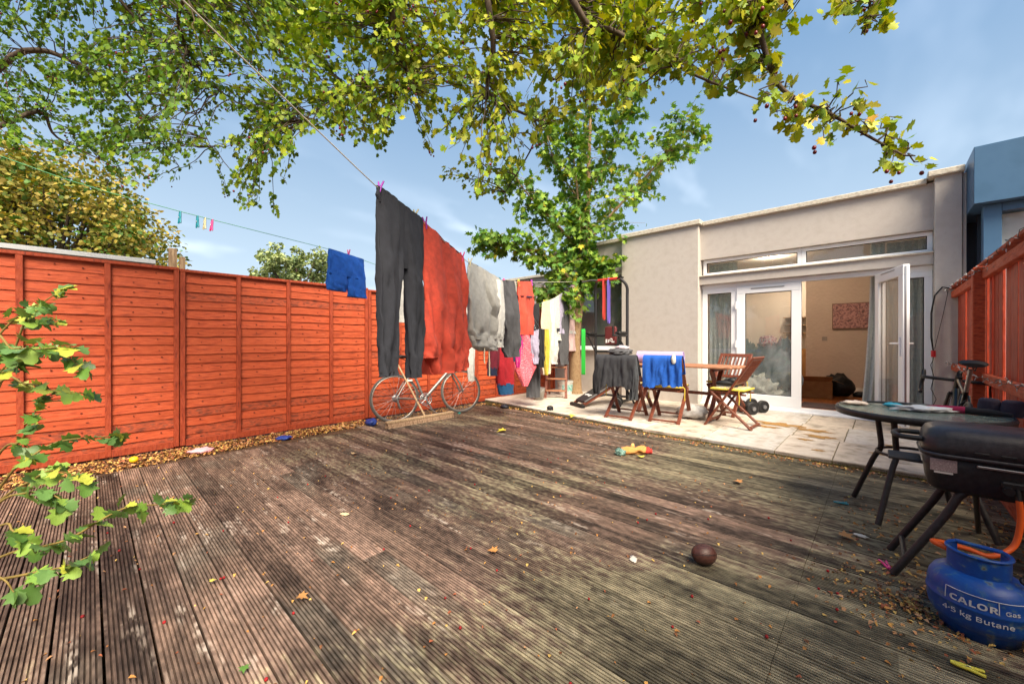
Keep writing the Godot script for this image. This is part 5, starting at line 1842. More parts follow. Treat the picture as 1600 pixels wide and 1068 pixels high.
func build_dining() -> void:
	# table
	var c := Vector3(-2.25, 0.05, -6.12)
	var t := thing("garden_table", "brown slatted wooden garden table between the folding chairs", "table", c)
	var planks := 8
	for k in planks:
		var z := -0.36 + 0.72 * (k + 0.5) / planks
		var half := 0.86 if absf(z) < 0.3 else 0.80
		var s := S()
		box(s, Vector3(0, 0.735, z), Vector3(half * 2, 0.024, 0.72 / planks - 0.006), Basis(), 0.004)
		obj("plank", s, M.teak_pale, t)
	for e in [-1.0, 1.0]:
		var s := S()
		beam(s, Vector3(0.55 * e, 0.70, -0.33), Vector3(0.55 * e, 0.70, 0.33), 0.03, 0.05, Vector3.UP, 0.003)
		obj("cross_rail", s, M.teak, t)
		s = S()
		beam(s, Vector3(0.55 * e, 0, -0.30), Vector3(0.55 * e, 0.69, 0.30), 0.035, 0.055, Vector3.RIGHT, 0.004)
		obj("leg", s, M.teak, t)
		s = S()
		beam(s, Vector3(0.515 * e, 0, 0.30), Vector3(0.515 * e, 0.69, -0.30), 0.035, 0.055, Vector3.RIGHT, 0.004)
		obj("leg", s, M.teak, t)
	var st := S()
	beam(st, Vector3(-0.53, 0.34, 0), Vector3(0.53, 0.34, 0), 0.03, 0.045, Vector3.UP, 0.003)
	obj("stretcher", st, M.teak, t)
	# chairs
	var a := folding_chair("folding chair under the dark clothes at the table's left end", Vector3(-2.74, 0.05, -5.36), 0.06)
	var b := folding_chair("folding chair with a blue towel over its back", Vector3(-2.16, 0.05, -5.52), 0.10)
	var r := folding_chair("empty folding chair at the right end of the table, seen from the side", Vector3(-1.42, 0.05, -5.74), PI / 2 - 0.05)
	var d := folding_chair("folding chair on the house side of the table, slatted back showing", Vector3(-1.72, 0.05, -6.62), PI - 0.2)
	cushion("patterned cushion on the chair under the dark clothes", a.position + Vector3(0, 0.455, 0.0), a.rotation.y, 1)
	cushion("patterned cushion on the chair with the blue towel", b.position + Vector3(0, 0.455, 0.0), b.rotation.y, 2)
	cushion("yellow tied cushion on the empty right-hand chair", r.position + Vector3(0, 0.455, 0.0), r.rotation.y, 3)
	cushion("cushion on the chair at the house side of the table", d.position + Vector3(0, 0.455, 0.0), d.rotation.y, 4)
	var top := Vector3(0, 0.905, 0.30)
	drape("dark_jacket", "charcoal jacket draped over the left folding chair's back", "jacket", a.transform * top, a.rotation.y, 0.58, 0.28, 0.46, cloth(C(58, 60, 66)), 5)
	drape("blue_towel", "royal blue towel draped over the middle folding chair's back", "towel", b.transform * top, b.rotation.y, 0.50, 0.25, 0.40, M.col.blue, 6)
	var s := S()
	loft(s, [[a.transform * Vector3(-0.24, 0.9, 0.30), Vector3(0.05, 0, 0), Vector3(0, 0, 0.03)], [a.transform * Vector3(-0.28, 0.6, 0.36), Vector3(0.06, 0, 0), Vector3(0, 0, 0.04)], [a.transform * Vector3(-0.27, 0.34, 0.36), Vector3(0.05, 0, 0), Vector3(0, 0, 0.03)]], 0.02, 2.0, 44)
	tag(obj("black_sleeve", s, M.col.blackc), "black garment dangling at the left side of the draped chair", "garment")
	s = S()
	loft(s, [[a.transform * Vector3(0.24, 0.9, 0.30), Vector3(0.05, 0, 0), Vector3(0, 0, 0.03)], [a.transform * Vector3(0.28, 0.6, 0.33), Vector3(0.06, 0, 0), Vector3(0, 0, 0.04)], [a.transform * Vector3(0.26, 0.30, 0.33), Vector3(0.05, 0, 0), Vector3(0, 0, 0.03)]], 0.02, 2.0, 45)
	tag(obj("grey_sleeve", s, cloth(C(66, 70, 76))), "grey sleeve dangling at the right side of the draped chair", "garment")
	# folded clothes on top of the chair back and table
	s = S()
	blob(s, a.transform * Vector3(0.02, 0.945, 0.22), Vector3(0.17, 0.05, 0.12), Basis(Vector3.UP, 0.2), 24, 0.5, 71)
	tag(obj("folded_jumper", s, M.col.char), "folded dark jumper heaped above the draped chair back", "jumper")
	s = S()
	blob(s, a.transform * Vector3(0.03, 1.005, 0.18), Vector3(0.09, 0.03, 0.07), Basis(Vector3.UP, 0.8), 18, 0.5, 72)
	tag(obj("pale_cloth", s, cloth(C(210, 196, 206))), "small pale cloth lying on the folded dark jumper", "cloth")
	s = S()
	blob(s, b.transform * Vector3(0.15, 0.86, 0.36), Vector3(0.03, 0.06, 0.03), Basis(), 12, 0.5, 73)
	tag(obj("white_sock", s, M.col.white), "white sock bunched on the blue towel's corner", "sock")
	# lilac yoga mat rolled on the table
	t = thing("yoga_mat", "lilac yoga mat rolled up on the wooden table", "yoga mat", c + Vector3(-0.28, 0.747, 0.02), 0.12)
	s = S()
	var f := func(u: float, v: float) -> Vector3:
		var ang := u * TAU * 3.4
		var rad := 0.03 + 0.075 * u
		return Vector3(lerpf(-0.34, 0.34, v), 0.105 - cos(ang) * rad, sin(ang) * rad)
	sheet(s, f, 90, 2, 0.009)
	obj("roll", s, flat(C(176, 160, 214), 0.8), t)
	# black shoes on the right-hand chair
	for k in 2:
		var o := thing("black_shoe", ["left black trainer resting on the right-hand chair's cushion", "right black trainer resting on the right-hand chair's cushion"][k], "shoe", r.position + Vector3(-0.06, 0.50, -0.12 + 0.15 * k), PI / 2 + 0.2)
		s = S()
		blob(s, Vector3(0, 0.045, 0), Vector3(0.05, 0.042, 0.135), Basis(), 16, 0.15, 80 + k)
		obj("upper", s, M.black, o)
		s = S()
		blob(s, Vector3(0, 0.075, 0.06), Vector3(0.043, 0.05, 0.06), Basis(), 14, 0.1, 83 + k)
		obj("ankle", s, M.black, o)
		s = S()
		box(s, Vector3(0, 0.01, 0), Vector3(0.085, 0.02, 0.26), Basis(), 0.008)
		obj("sole", s, flat(C(60, 60, 62), 0.7), o)
	# white sack under the chairs
	s = S()
	blob(s, Vector3(-1.98, 0.15, -5.85), Vector3(0.2, 0.1, 0.16), Basis(), 20, 0.5, 90)
	tag(obj("white_bag", s, cloth(C(206, 206, 206))), "slumped white bag on the slabs under the table", "bag")

# ---------------------------------------------------------------- bicycles
# local axes: x forward, y up, z to the rider's right; origin under the middle of the wheelbase
func wheel(t: Node3D, c: Vector3, r: float, tyre: Material, rim: Material) -> void:
	var w := S()
	ring(w, c, Vector3.BACK, r - 0.014, 0.014, 48, 8)
	var o := obj("wheel", w, tyre, t)
	w = S()
	ring(w, c, Vector3.BACK, r - 0.034, 0.009, 48, 6)
	obj("rim", w, rim, o)
	w = S()
	for k in 24:
		var a := TAU * k / 24
		var e := 1.0 if k % 2 else -1.0
		var b := a + 0.35 * (1.0 if k % 4 < 2 else -1.0)
		tube(w, [c + Vector3(cos(b) * 0.02, sin(b) * 0.02, 0.03 * e), c + Vector3(cos(a), sin(a), 0) * (r - 0.04)], 0.0016, 4, false)
	var sp := obj("spokes", w, M.steel, o)
	sp.set_meta("kind", "stuff")
	w = S()
	tube(w, [c + Vector3(0, 0, -0.05), c + Vector3(0, 0, 0.05)], 0.018, 10)
	obj("hub", w, M.steel, o)

func bicycle(t: Node3D, paint: Material, tyre: Material, rim: Material, bars: Material, saddle_y: float, bar_y: float) -> void:
	var rr := 0.335
	var rear := Vector3(-0.50, rr, 0)
	var front := Vector3(0.50, rr, 0)
	var bb := Vector3(-0.09, 0.275, 0)
	var seat := Vector3(-0.245, 0.74, 0)
	var head_t := Vector3(0.315, 0.80, 0)
	var head_b := Vector3(0.355, 0.67, 0)
	wheel(t, rear, rr, tyre, rim)
	wheel(t, front, rr, tyre, rim)
	var parts := [["top_tube", [seat + Vector3(0.01, -0.04, 0), head_t + Vector3(0.005, -0.03, 0)], 0.016], ["down_tube", [head_b + Vector3(-0.005, 0.02, 0), bb], 0.024], ["seat_tube", [bb, seat], 0.016], ["head_tube", [head_b, head_t], 0.022],
		["chain_stay", [bb + Vector3(0, 0, 0.035), rear + Vector3(0, 0, 0.06)], 0.010], ["chain_stay", [bb + Vector3(0, 0, -0.035), rear + Vector3(0, 0, -0.06)], 0.010], ["seat_stay", [seat + Vector3(0, -0.05, 0.018), rear + Vector3(0, 0, 0.06)], 0.009], ["seat_stay", [seat + Vector3(0, -0.05, -0.018), rear + Vector3(0, 0, -0.06)], 0.009],
		["fork", [head_b + Vector3(0.005, -0.03, 0.04), front + Vector3(-0.04, 0.12, 0.055), front + Vector3(0, 0, 0.055)], 0.012], ["fork", [head_b + Vector3(0.005, -0.03, -0.04), front + Vector3(-0.04, 0.12, -0.055), front + Vector3(0, 0, -0.055)], 0.012], ["fork_crown", [head_b + Vector3(0.005, -0.025, -0.045), head_b + Vector3(0.005, -0.025, 0.045)], 0.016]]
	for e in parts:
		var s := S()
		tube(s, e[1], e[2], 10)
		obj(e[0], s, paint, t)
	var s := S()
	var sp := Vector3(-0.245 - (saddle_y - 0.74) * 0.33, saddle_y, 0)
	tube(s, [seat + Vector3(0, -0.02, 0), sp + Vector3(0, -0.04, 0)], 0.0135, 10)
	obj("seat_post", s, M.steel, t)
	s = S()
	loft(s, [[sp + Vector3(-0.13, 0.0, 0), Vector3(0, 0, 0.06), Vector3(0, 0.014, 0)], [sp + Vector3(-0.1, 0.012, 0), Vector3(0, 0, 0.074), Vector3(0, 0.024, 0)], [sp + Vector3(0.0, 0.0, 0), Vector3(0, 0, 0.04), Vector3(0, 0.022, 0)], [sp + Vector3(0.13, 0.0, 0), Vector3(0, 0, 0.02), Vector3(0, 0.016, 0)]], 0.0, 1.0, 1, 16, 4)
	tube(s, [sp + Vector3(-0.1, -0.005, 0.02), sp + Vector3(-0.02, -0.045, 0.02), sp + Vector3(0.1, -0.01, 0.01)], 0.004, 6)
	tube(s, [sp + Vector3(-0.1, -0.005, -0.02), sp + Vector3(-0.02, -0.045, -0.02), sp + Vector3(0.1, -0.01, -0.01)], 0.004, 6)
	obj("saddle", s, M.black, t)
	# stem and drop handlebar
	var bc := Vector3(0.395, bar_y, 0)
	s = S()
	tube(s, [head_t, head_t + Vector3(-0.012, 0.04, 0), bc], 0.016, 8)
	obj("stem", s, M.black, t)
	s = S()
	var hb := []
	for e in [-1.0, 1.0]:
		var side := [bc + Vector3(0, 0, 0.0), bc + Vector3(0, 0, 0.16 * e), bc + Vector3(0.02, 0, 0.2 * e), bc + Vector3(0.085, -0.01, 0.205 * e), bc + Vector3(0.105, -0.06, 0.208 * e), bc + Vector3(0.07, -0.125, 0.212 * e), bc + Vector3(-0.03, -0.135, 0.214 * e)]
		tube(s, spline(side, 4), 0.0145, 9)
	obj("handlebar", s, bars, t)
	for e in [-1.0, 1.0]:
		s = S()
		tube(s, [bc + Vector3(0.08, -0.005, 0.205 * e), bc + Vector3(0.13, 0.035, 0.205 * e), bc + Vector3(0.14, 0.06, 0.205 * e)], [0.018, 0.017, 0.013], 8)
		tube(s, [bc + Vector3(0.135, 0.03, 0.207 * e), bc + Vector3(0.15, -0.04, 0.21 * e), bc + Vector3(0.12, -0.1, 0.214 * e)], 0.007, 6)
		obj("brake_lever", s, M.black, t)
	# drive train
	s = S()
	ring(s, bb + Vector3(0, 0, 0.05), Vector3.BACK, 0.085, 0.006, 36, 6)
	ring(s, bb + Vector3(0, 0, 0.045), Vector3.BACK, 0.062, 0.006, 30, 6)
	for k in 5:
		var a := TAU * k / 5
		tube(s, [bb + Vector3(0, 0, 0.05), bb + Vector3(cos(a) * 0.08, sin(a) * 0.08, 0.05)], 0.006, 6)
	obj("chainring", s, M.steel, t)
	for e in [-1.0, 1.0]:
		s = S()
		var tip := bb + Vector3(0.07 * e, -0.155 * e, 0.075 * e)
		tube(s, [bb + Vector3(0, 0, 0.06 * e), tip], [0.012, 0.009], 8)
		obj("crank", s, M.steel, t)
		s = S()
		box(s, tip + Vector3(0, 0, 0.05 * e), Vector3(0.09, 0.02, 0.07), Basis(), 0.004)
		obj("pedal", s, M.black, t)
	s = S()
	for k in 5:
		ring(s, rear + Vector3(0, 0, 0.032 + 0.006 * k), Vector3.BACK, 0.05 - 0.005 * k, 0.003, 24, 5)
	obj("cassette", s, M.steel, t)
	s = S()
	tube(s, [bb + Vector3(0, 0.085, 0.05), rear + Vector3(0, 0.045, 0.045)], 0.004, 5)
	tube(s, [bb + Vector3(0, -0.085, 0.05), rear + Vector3(0.05, -0.14, 0.05), rear + Vector3(0.01, -0.12, 0.05)], 0.004, 5)
	obj("chain", s, M.dark_metal, t)
	s = S()
	tube(s, [rear + Vector3(0, -0.01, 0.065), rear + Vector3(0.015, -0.07, 0.06), rear + Vector3(0.04, -0.145, 0.055)], [0.012, 0.016, 0.01], 7)
	obj("derailleur", s, M.steel, t)
	for c in [seat + Vector3(-0.075, -0.10, 0), head_b + Vector3(0.05, -0.03, 0)]:
		s = S()
		tube(s, [c + Vector3(0, -0.02, -0.03), c + Vector3(0, 0.02, 0), c + Vector3(0, -0.02, 0.03)], 0.007, 6)
		obj("brake", s, M.black, t)

func build_bicycles() -> void:
	var t := thing("road_bicycle", "silver road bicycle leaning against the red fence", "bicycle", Vector3(-4.95, 0, -3.52))
	t.transform.basis = Basis(Vector3.BACK, 0.13) * Basis(Vector3.UP, PI / 2 - 0.14) * Basis().scaled(Vector3(1.1, 1.03, 1.03))
	var silver := flat(C(132, 128, 126), 0.38, 0.5)
	bicycle(t, silver, flat(C(74, 70, 68), 0.7), flat(C(150, 146, 142), 0.35, 0.6), M.black, 0.90, 0.88)
	var s := S()
	box(s, Vector3(-0.30, 0.56, 0.03), Vector3(0.09, 0.03, 0.02), Basis(), 0.006)
	obj("reflector", s, flat(C(216, 210, 200), 0.4), t)
	# dark bicycle beyond the round table
	t = thing("dark_bicycle", "black road bicycle parked between the glass table and picket fence", "bicycle", Vector3(0.40, 0.05, -4.78))
	t.transform.basis = Basis(Vector3.BACK, -0.10) * Basis(Vector3.UP, PI / 2 - 0.02)
	bicycle(t, M.black_gloss, M.black, M.dark_metal, M.black, 0.93, 0.76)
	# wide broom lying against the silver bicycle
	var b := thing("broom", "wide bristle broom with a pale pole leaning over the silver bicycle", "broom", Vector3(-4.74, 0, -3.2))
	s = S()
	box(s, Vector3(0, 0.075, 0), Vector3(0.065, 0.035, 1.1), Basis(), 0.008)
	obj("head", s, M.raw_wood, b)
	s = S()
	for k in 60:
		var z := -0.53 + k * 0.018
		for e in [-0.022, 0.0, 0.022]:
			tube(s, [Vector3(e, 0.06, z), Vector3(e * 1.6, 0.0, z + R(-0.008, 0.008))], [0.009, 0.011], 5)
	obj("bristles", s, tm(ntex(121, 0.08, [C(110, 84, 62), C(160, 132, 108), C(186, 162, 140)], 64, 64), Vector3(9, 9, 9), 0.95), b).set_meta("kind", "stuff")
	s = S()
	tube(s, [Vector3(0, 0.07, -0.06), Vector3(-0.70, 1.24, 0.22)], 0.0135, 10)
	obj("pole", s, M.raw_wood, b)
	s = S()
	tube(s, [Vector3(0, 0.09, -0.28), Vector3(-0.12, 0.3, 0.0)], 0.006, 6)
	obj("brace", s, M.steel, b)

# ---------------------------------------------------------------- grill corner
func rounded_slab(s: SurfaceTool, hx: float, hz: float, levels: Array, rad: float) -> void:
	# levels of [y, inset]; a rounded rectangle lofted upwards
	var n := 32
	var rows := []
	for e in levels:
		var row := PackedVector3Array()
		for j in n:
			var a := TAU * (j + 0.5) / n
			var r: float = maxf(rad - e[1] * 0.3, 0.01)
			var cx: float = (hx - e[1] - r) * signf(cos(a))
			var cz: float = (hz - e[1] - r) * signf(sin(a))
			var q := fposmod(a, PI / 2) 
			row.append(Vector3(cx + cos(a) * r, e[0], cz + sin(a) * r))
		rows.append(row)
	s.set_smooth_group(1)
	for i in rows.size() - 1:
		for j in n:
			var k := (j + 1) % n
			quad(s, rows[i][j], rows[i + 1][j], rows[i + 1][k], rows[i][k])
	for e in [0, rows.size() - 1]:
		var c := Vector3(0, levels[e][0], 0)
		for j in n:
			if e == 0: tri(s, c, rows[e][j], rows[e][(j + 1) % n])
			else: tri(s, c, rows[e][(j + 1) % n], rows[e][j])

func build_grill_corner() -> void:
	# ---- round glass table
	var tc := Vector3(0.165, 0, -3.62)
	var t := thing("glass_table", "round glass topped table with dark bent tube legs beside the picket fence", "table", tc)
	var s := S()
	lathe(s, [Vector2(0.385, 0.705), Vector2(0.40, 0.708), Vector2(0.406, 0.695), Vector2(0.40, 0.665), Vector2(0.388, 0.665), Vector2(0.385, 0.705)], 64)
	obj("rim", s, M.dark_metal, t)
	s = S()
	lathe(s, [Vector2(0.0001, 0.706), Vector2(0.386, 0.706), Vector2(0.386, 0.700), Vector2(0.0001, 0.700)], 64, Transform3D(), true)
	var frost := tm(ntex(131, 0.05, [C(86, 98, 92), C(112, 124, 116), C(140, 150, 140)], 128, 128), Vector3(4, 4, 4), 0.22, M.noise_n, 0.15)
	obj("glass_top", s, frost, t)
	for k in 4:
		var a := deg_to_rad(150.0 + 90.0 * k)
		var d := Vector3(cos(a), 0, -sin(a))
		s = S()
		tube(s, spline([d * 0.22 + Vector3(0, 0.67, 0), d * 0.20 + Vector3(0, 0.52, 0), d * 0.195 + Vector3(0, 0.42, 0), d * 0.24 + Vector3(0, 0.33, 0), d * 0.36 + Vector3(0, 0.02, 0)], 4), 0.016, 9)
		obj("leg", s, M.dark_metal, t)
	s = S()
	ring(s, Vector3(0, 0.42, 0), Vector3.UP, 0.19, 0.009, 32, 7)
	obj("brace_ring", s, M.dark_metal, t)
	# ---- things on the table
	var y := 0.707
	var glass_top := tc + Vector3(0, y, 0)
	var q := S()
	blob(q, glass_top + Vector3(-0.30, 0.014, -0.02), Vector3(0.075, 0.014, 0.045), Basis(Vector3.UP, 0.5), 18, 0.6, 141)
	tag(obj("cream_cloth", q, cloth(C(222, 208, 196))), "crumpled cream cloth at the left rim of the glass table", "cloth")
	q = S()
	blob(q, glass_top + Vector3(-0.11, 0.016, -0.06), Vector3(0.05, 0.014, 0.025), Basis(Vector3.UP, 0.2), 16, 0.4, 142)
	tag(obj("turquoise_pouch", q, flat(C(52, 160, 190), 0.5)), "turquoise pouch lying on the glass table", "pouch")
	q = S()
	blob(q, glass_top + Vector3(0.04, 0.015, 0.02), Vector3(0.14, 0.016, 0.07), Basis(Vector3.UP, 0.4), 26, 0.9, 143)
	var film := flat(C(214, 218, 222), 0.25)
	tag(obj("plastic_wrap", q, film), "crinkled clear plastic wrapping in the middle of the glass table", "wrapping")
	q = S()
	blob(q, glass_top + Vector3(-0.02, 0.012, -0.02), Vector3(0.06, 0.012, 0.02), Basis(Vector3.UP, -0.2), 16, 0.5, 144)
	tag(obj("cream_packet", q, flat(C(222, 214, 178), 0.5)), "small cream packet next to the turquoise pouch", "packet")
	var racket := thing("grill_tongs", "dark tongs lying across the back of the glass table", "tongs", glass_top + Vector3(-0.08, 0.008, -0.14), -0.1)
	for e in [-0.012, 0.012]:
		q = S()
		tube(q, [Vector3(-0.16, 0.004, e), Vector3(0.0, 0.012, e * 1.4), Vector3(0.17, 0.004, e * 0.3)], 0.006, 6)
		obj("arm", q, M.black, racket)
	var um := thing("folded_umbrella", "folded magenta and black umbrella on the right of the glass table", "umbrella", glass_top + Vector3(0.19, 0.018, -0.03), -0.25)
	q = S()
	tube(q, [Vector3(-0.16, 0, 0), Vector3(-0.1, 0.002, 0), Vector3(0.02, 0.004, 0.0)], [0.008, 0.018, 0.022], 9)
	obj("canopy", q, cloth(C(176, 34, 82)), um)
	q = S()
	tube(q, [Vector3(0.02, 0.004, 0), Vector3(0.12, 0.004, 0), Vector3(0.2, 0.0, 0.01)], [0.022, 0.02, 0.012], 9)
	obj("sleeve", q, M.col.blackc, um)
	for k in 2:
		var o := thing("dark_pad", ["left dark purple foam knee pad standing behind the glass table", "right dark purple foam knee pad standing behind the glass table"][k], "knee pad", tc + Vector3(0.32 + 0.085 * k, 0.70, -0.16 + 0.05 * k), -0.5)
		q = S()
		loft(q, [[Vector3(0, 0.0, 0), Vector3(0.05, 0, 0), Vector3(0, 0, 0.026)], [Vector3(0, 0.05, 0), Vector3(0.052, 0, 0), Vector3(0, 0, 0.03)], [Vector3(0, 0.088, 0), Vector3(0.046, 0, 0), Vector3(0, 0, 0.026)], [Vector3(0, 0.098, 0), Vector3(0.034, 0, 0), Vector3(0, 0, 0.014)]], 0.0, 1.0, 1, 20, 3)
		obj("pad", q, cloth(C(66, 58, 72)), o)
		q = S()
		tube(q, [Vector3(0.05, 0.045, 0), Vector3(0.07, 0.03, 0.02), Vector3(0.075, 0.0, 0.03)], 0.006, 6)
		obj("strap", q, M.black, o)
	# ---- gas grill on bent tube legs
	var gc := Vector3(0.385, 0, -2.86)
	t = thing("gas_grill", "black portable gas grill with domed lid on angled tube legs", "grill", gc)
	var lidm := tm(ntex(132, 0.05, [C(34, 32, 35), C(48, 45, 49), C(60, 56, 60)], 128, 128), Vector3(6, 6, 6), 0.42, M.fine_n, 0.2)
	s = S()
	rounded_slab(s, 0.245, 0.17, [[0.628, 0.0], [0.66, 0.002], [0.70, 0.008], [0.728, 0.022], [0.744, 0.05], [0.75, 0.09], [0.752, 0.13]], 0.09)
	obj("lid", s, lidm, t)
	s = S()
	rounded_slab(s, 0.252, 0.177, [[0.612, 0.004], [0.616, 0.0], [0.624, 0.0], [0.629, 0.004]], 0.09)
	obj("lid_rim", s, lidm, t)
	s = S()
	rounded_slab(s, 0.235, 0.16, [[0.45, 0.03], [0.47, 0.012], [0.55, 0.004], [0.612, 0.0]], 0.06)
	obj("fire_box", s, M.dark_metal, t)
	# little vents in the lid's lower edge
	for k in 3:
		s = S()
		box(s, Vector3(-0.06 + 0.075 * k, 0.648, 0.1695), Vector3(0.045, 0.012, 0.006), Basis(), 0.002)
		obj("vent", s, M.black, t)
	s = S()
	box(s, Vector3(-0.175, 0.575, 0.159), Vector3(0.085, 0.055, 0.003), Basis(Vector3.UP, -0.05))
	obj("rating_plate", s, tm(ntex(133, 0.12, [C(196, 178, 176), C(150, 132, 132), C(206, 190, 186)], 64, 64, 2), Vector3(10, 10, 10), 0.5), t)
	s = S()
	box(s, Vector3(-0.175, 0.541, 0.1595), Vector3(0.06, 0.008, 0.003))
	obj("sticker", s, flat(C(214, 210, 206), 0.5), t)
	s = S()
	box(s, Vector3(0.0, 0.592, 0.168), Vector3(0.15, 0.01, 0.014), Basis(), 0.002)
	obj("lip", s, M.steel, t)
	s = S()
	box(s, Vector3(0.03, 0.53, 0.165), Vector3(0.075, 0.03, 0.03), Basis(), 0.006)
	tube(s, [Vector3(0.012, 0.51, 0.17), Vector3(0.012, 0.51, 0.2)], 0.017, 12)
	tube(s, [Vector3(0.035, 0.53, 0.17), Vector3(0.04, 0.47, 0.178)], 0.010, 8)
	obj("regulator", s, M.black, t)
	# side handle and shelf
	s = S()
	tube(s, spline([Vector3(-0.24, 0.675, 0.09), Vector3(-0.31, 0.675, 0.085), Vector3(-0.335, 0.675, 0.03), Vector3(-0.335, 0.675, -0.03), Vector3(-0.31, 0.675, -0.085), Vector3(-0.24, 0.675, -0.09)], 4), 0.013, 8)
	obj("handle", s, M.black, t)
	s = S()
	box(s, Vector3(-0.30, 0.56, 0.0), Vector3(0.12, 0.014, 0.16), Basis(), 0.004)
	obj("side_shelf", s, M.dark_metal, t)
	for e in [[Vector3(-0.10, 0.46, 0.12), Vector3(-0.345, 0.0, 0.155)], [Vector3(-0.12, 0.46, -0.12), Vector3(-0.35, 0.0, -0.16)], [Vector3(0.10, 0.46, 0.12), Vector3(0.235, 0.0, 0.19)], [Vector3(0.10, 0.46, -0.12), Vector3(0.23, 0.0, -0.17)]]:
		s = S()
		var a: Vector3 = e[0]
		var b: Vector3 = e[1]
		tube(s, spline([a, a.lerp(b, 0.12) + Vector3(0, 0.02, 0), a.lerp(b, 0.3), b], 4), 0.0165, 9)
		obj("leg", s, M.dark_metal, t)
	s = S()
	tube(s, [Vector3(-0.30, 0.09, 0.15), Vector3(-0.305, 0.09, -0.15)], 0.012, 8)
	obj("leg_brace", s, M.dark_metal, t)
	s = S()
	tube(s, [Vector3(-0.05, 0.45, -0.1), Vector3(0.04, 0.01, -0.77)], 0.012, 8)
	obj("back_stay", s, M.dark_metal, t)
	# ---- gas bottle
	var gb := Vector3(0.283, 0, -2.42)
	t = thing("gas_cylinder", "dented blue butane gas cylinder with white lettering standing on the deck", "gas cylinder", gb)
	t.scale = Vector3(1.03, 0.94, 1.03)
	var paint := tm(gas_paint(), Vector3(2.2, 2.2, 2.2), 0.42, M.noise_n, 0.12)
	s = S()
	lathe(s, [Vector2(0.0001, 0.03), Vector2(0.098, 0.03), Vector2(0.098, 0.0), Vector2(0.104, 0.0), Vector2(0.106, 0.035), Vector2(0.122, 0.05), Vector2(0.134, 0.075), Vector2(0.138, 0.10), Vector2(0.139, 0.132), Vector2(0.1415, 0.136), Vector2(0.1415, 0.144), Vector2(0.139, 0.148), Vector2(0.138, 0.175), Vector2(0.133, 0.205), Vector2(0.12, 0.232), Vector2(0.095, 0.25), Vector2(0.06, 0.258), Vector2(0.0001, 0.26)], 48)
	obj("body", s, paint, t)
	# collar: a ring of plate with a cut-out and a carrying bar
	s = S()
	var view := Vector2(-gb.x, -gb.z).angle()
	var f := func(u: float, v: float) -> Vector3:
		var a := view + lerpf(-2.35, 2.35, u)
		var hgt := 0.085
		var cut := clampf((absf(u - 0.5) - 0.3) * 6.0, 0, 1)
		return Vector3(cos(a) * 0.083, 0.245 + v * (hgt - 0.03 * cut * 0.0), sin(a) * 0.083)
	sheet(s, f, 36, 2, 0.005)
	obj("collar", s, paint, t)
	s = S()
	var bar := []
	for i in 19:
		var a := view + lerpf(-2.4, 2.4, i / 18.0)
		bar.append(Vector3(cos(a) * 0.083, 0.332, sin(a) * 0.083))
	tube(s, bar, 0.007, 8)
	obj("collar_edge", s, paint, t)
	s = S()
	tube(s, [Vector3(cos(view + 2.3) * 0.083, 0.333, sin(view + 2.3) * 0.083), Vector3(cos(view - 2.3) * 0.083, 0.333, sin(view - 2.3) * 0.083)], 0.009, 8)
	obj("carry_bar", s, paint, t)
	s = S()
	tube(s, [Vector3(0, 0.255, 0), Vector3(0, 0.29, 0)], 0.022, 12)
	tube(s, [Vector3(0, 0.285, 0), Vector3(0, 0.305, 0)], 0.03, 14)
	obj("valve", s, flat(C(190, 184, 170), 0.4, 0.6), t)
	s = S()
	ring(s, Vector3(cos(view - 1.25) * 0.118, 0.272, sin(view - 1.25) * 0.118), Vector3(0.3, 0.7, 0.5).normalized(), 0.012, 0.006, 18, 7)
	obj("valve_cap", s, M.black, t)
	# lettering wrapped round the front, letter by letter
	var ink := flat(C(214, 218, 222), 0.6)
	wrap_words(t, "CALOR", 0.033, 0.165, view + 0.10, 0.1395, ink, true)
	wrap_words(t, "Gas", 0.022, 0.163, view - 0.62, 0.1395, ink, false)
	wrap_words(t, "4·5 kg Butane", 0.026, 0.112, view + 0.02, 0.1405, ink, false)
	for e in [[0.63, -0.93, 0.199], [0.63, 0.63, 0.0], [-0.36, -0.36, 0.0], [-0.93, -0.93, 0.0]]:
		s = S()
		if e[2] > 0:
			var arc := []
			for i in 19:
				var a: float = view + lerpf(e[0], e[1], i / 18.0)
				arc.append(Vector3(cos(a) * 0.1362, e[2], sin(a) * 0.1362))
			tube(s, arc, 0.0014, 4)
		else:
			var a: float = view + e[0]
			var low := 0.150 if e[0] > 0 else 0.152
			tube(s, [Vector3(cos(a) * 0.1390, low, sin(a) * 0.1390), Vector3(cos(a) * 0.1384, 0.175, sin(a) * 0.1384), Vector3(cos(a) * 0.1362, 0.199, sin(a) * 0.1362)], 0.0014, 4)
		obj("logo_border", s, ink, t)
	# ---- hose
	s = S()
	var from := gc + Vector3(0.04, 0.475, 0.18)
	tube(s, spline([from, from + Vector3(0.002, -0.09, 0.01), from + Vector3(-0.02, -0.19, 0.03), from + Vector3(-0.09, -0.23, 0.09), from + Vector3(-0.16, -0.215, 0.11), gb + Vector3(-0.12, 0.287, -0.07), gb + Vector3(-0.05, 0.277, -0.02), gb + Vector3(-0.02, 0.279, -0.004)], 6), 0.0105, 10)
	tag(obj("gas_hose", s, flat(C(226, 92, 24), 0.5)), "orange gas hose curving from the grill to the blue cylinder", "hose")
	# ---- dark tray lying behind the bottle
	t = thing("drip_tray", "long shallow black tray lying on the deck under the grill", "tray", Vector3(0.40, 0.0, -2.86), -0.35)
	s = S()
	box(s, Vector3(0, 0.008, 0), Vector3(0.34, 0.012, 0.1), Basis(), 0.003)
	obj("base", s, M.black, t)
	for e in [-1.0, 1.0]:
		s = S()
		box(s, Vector3(0, 0.022, 0.05 * e), Vector3(0.34, 0.028, 0.006), Basis(Vector3.RIGHT, 0.3 * e), 0.002)
		obj("side", s, M.black, t)

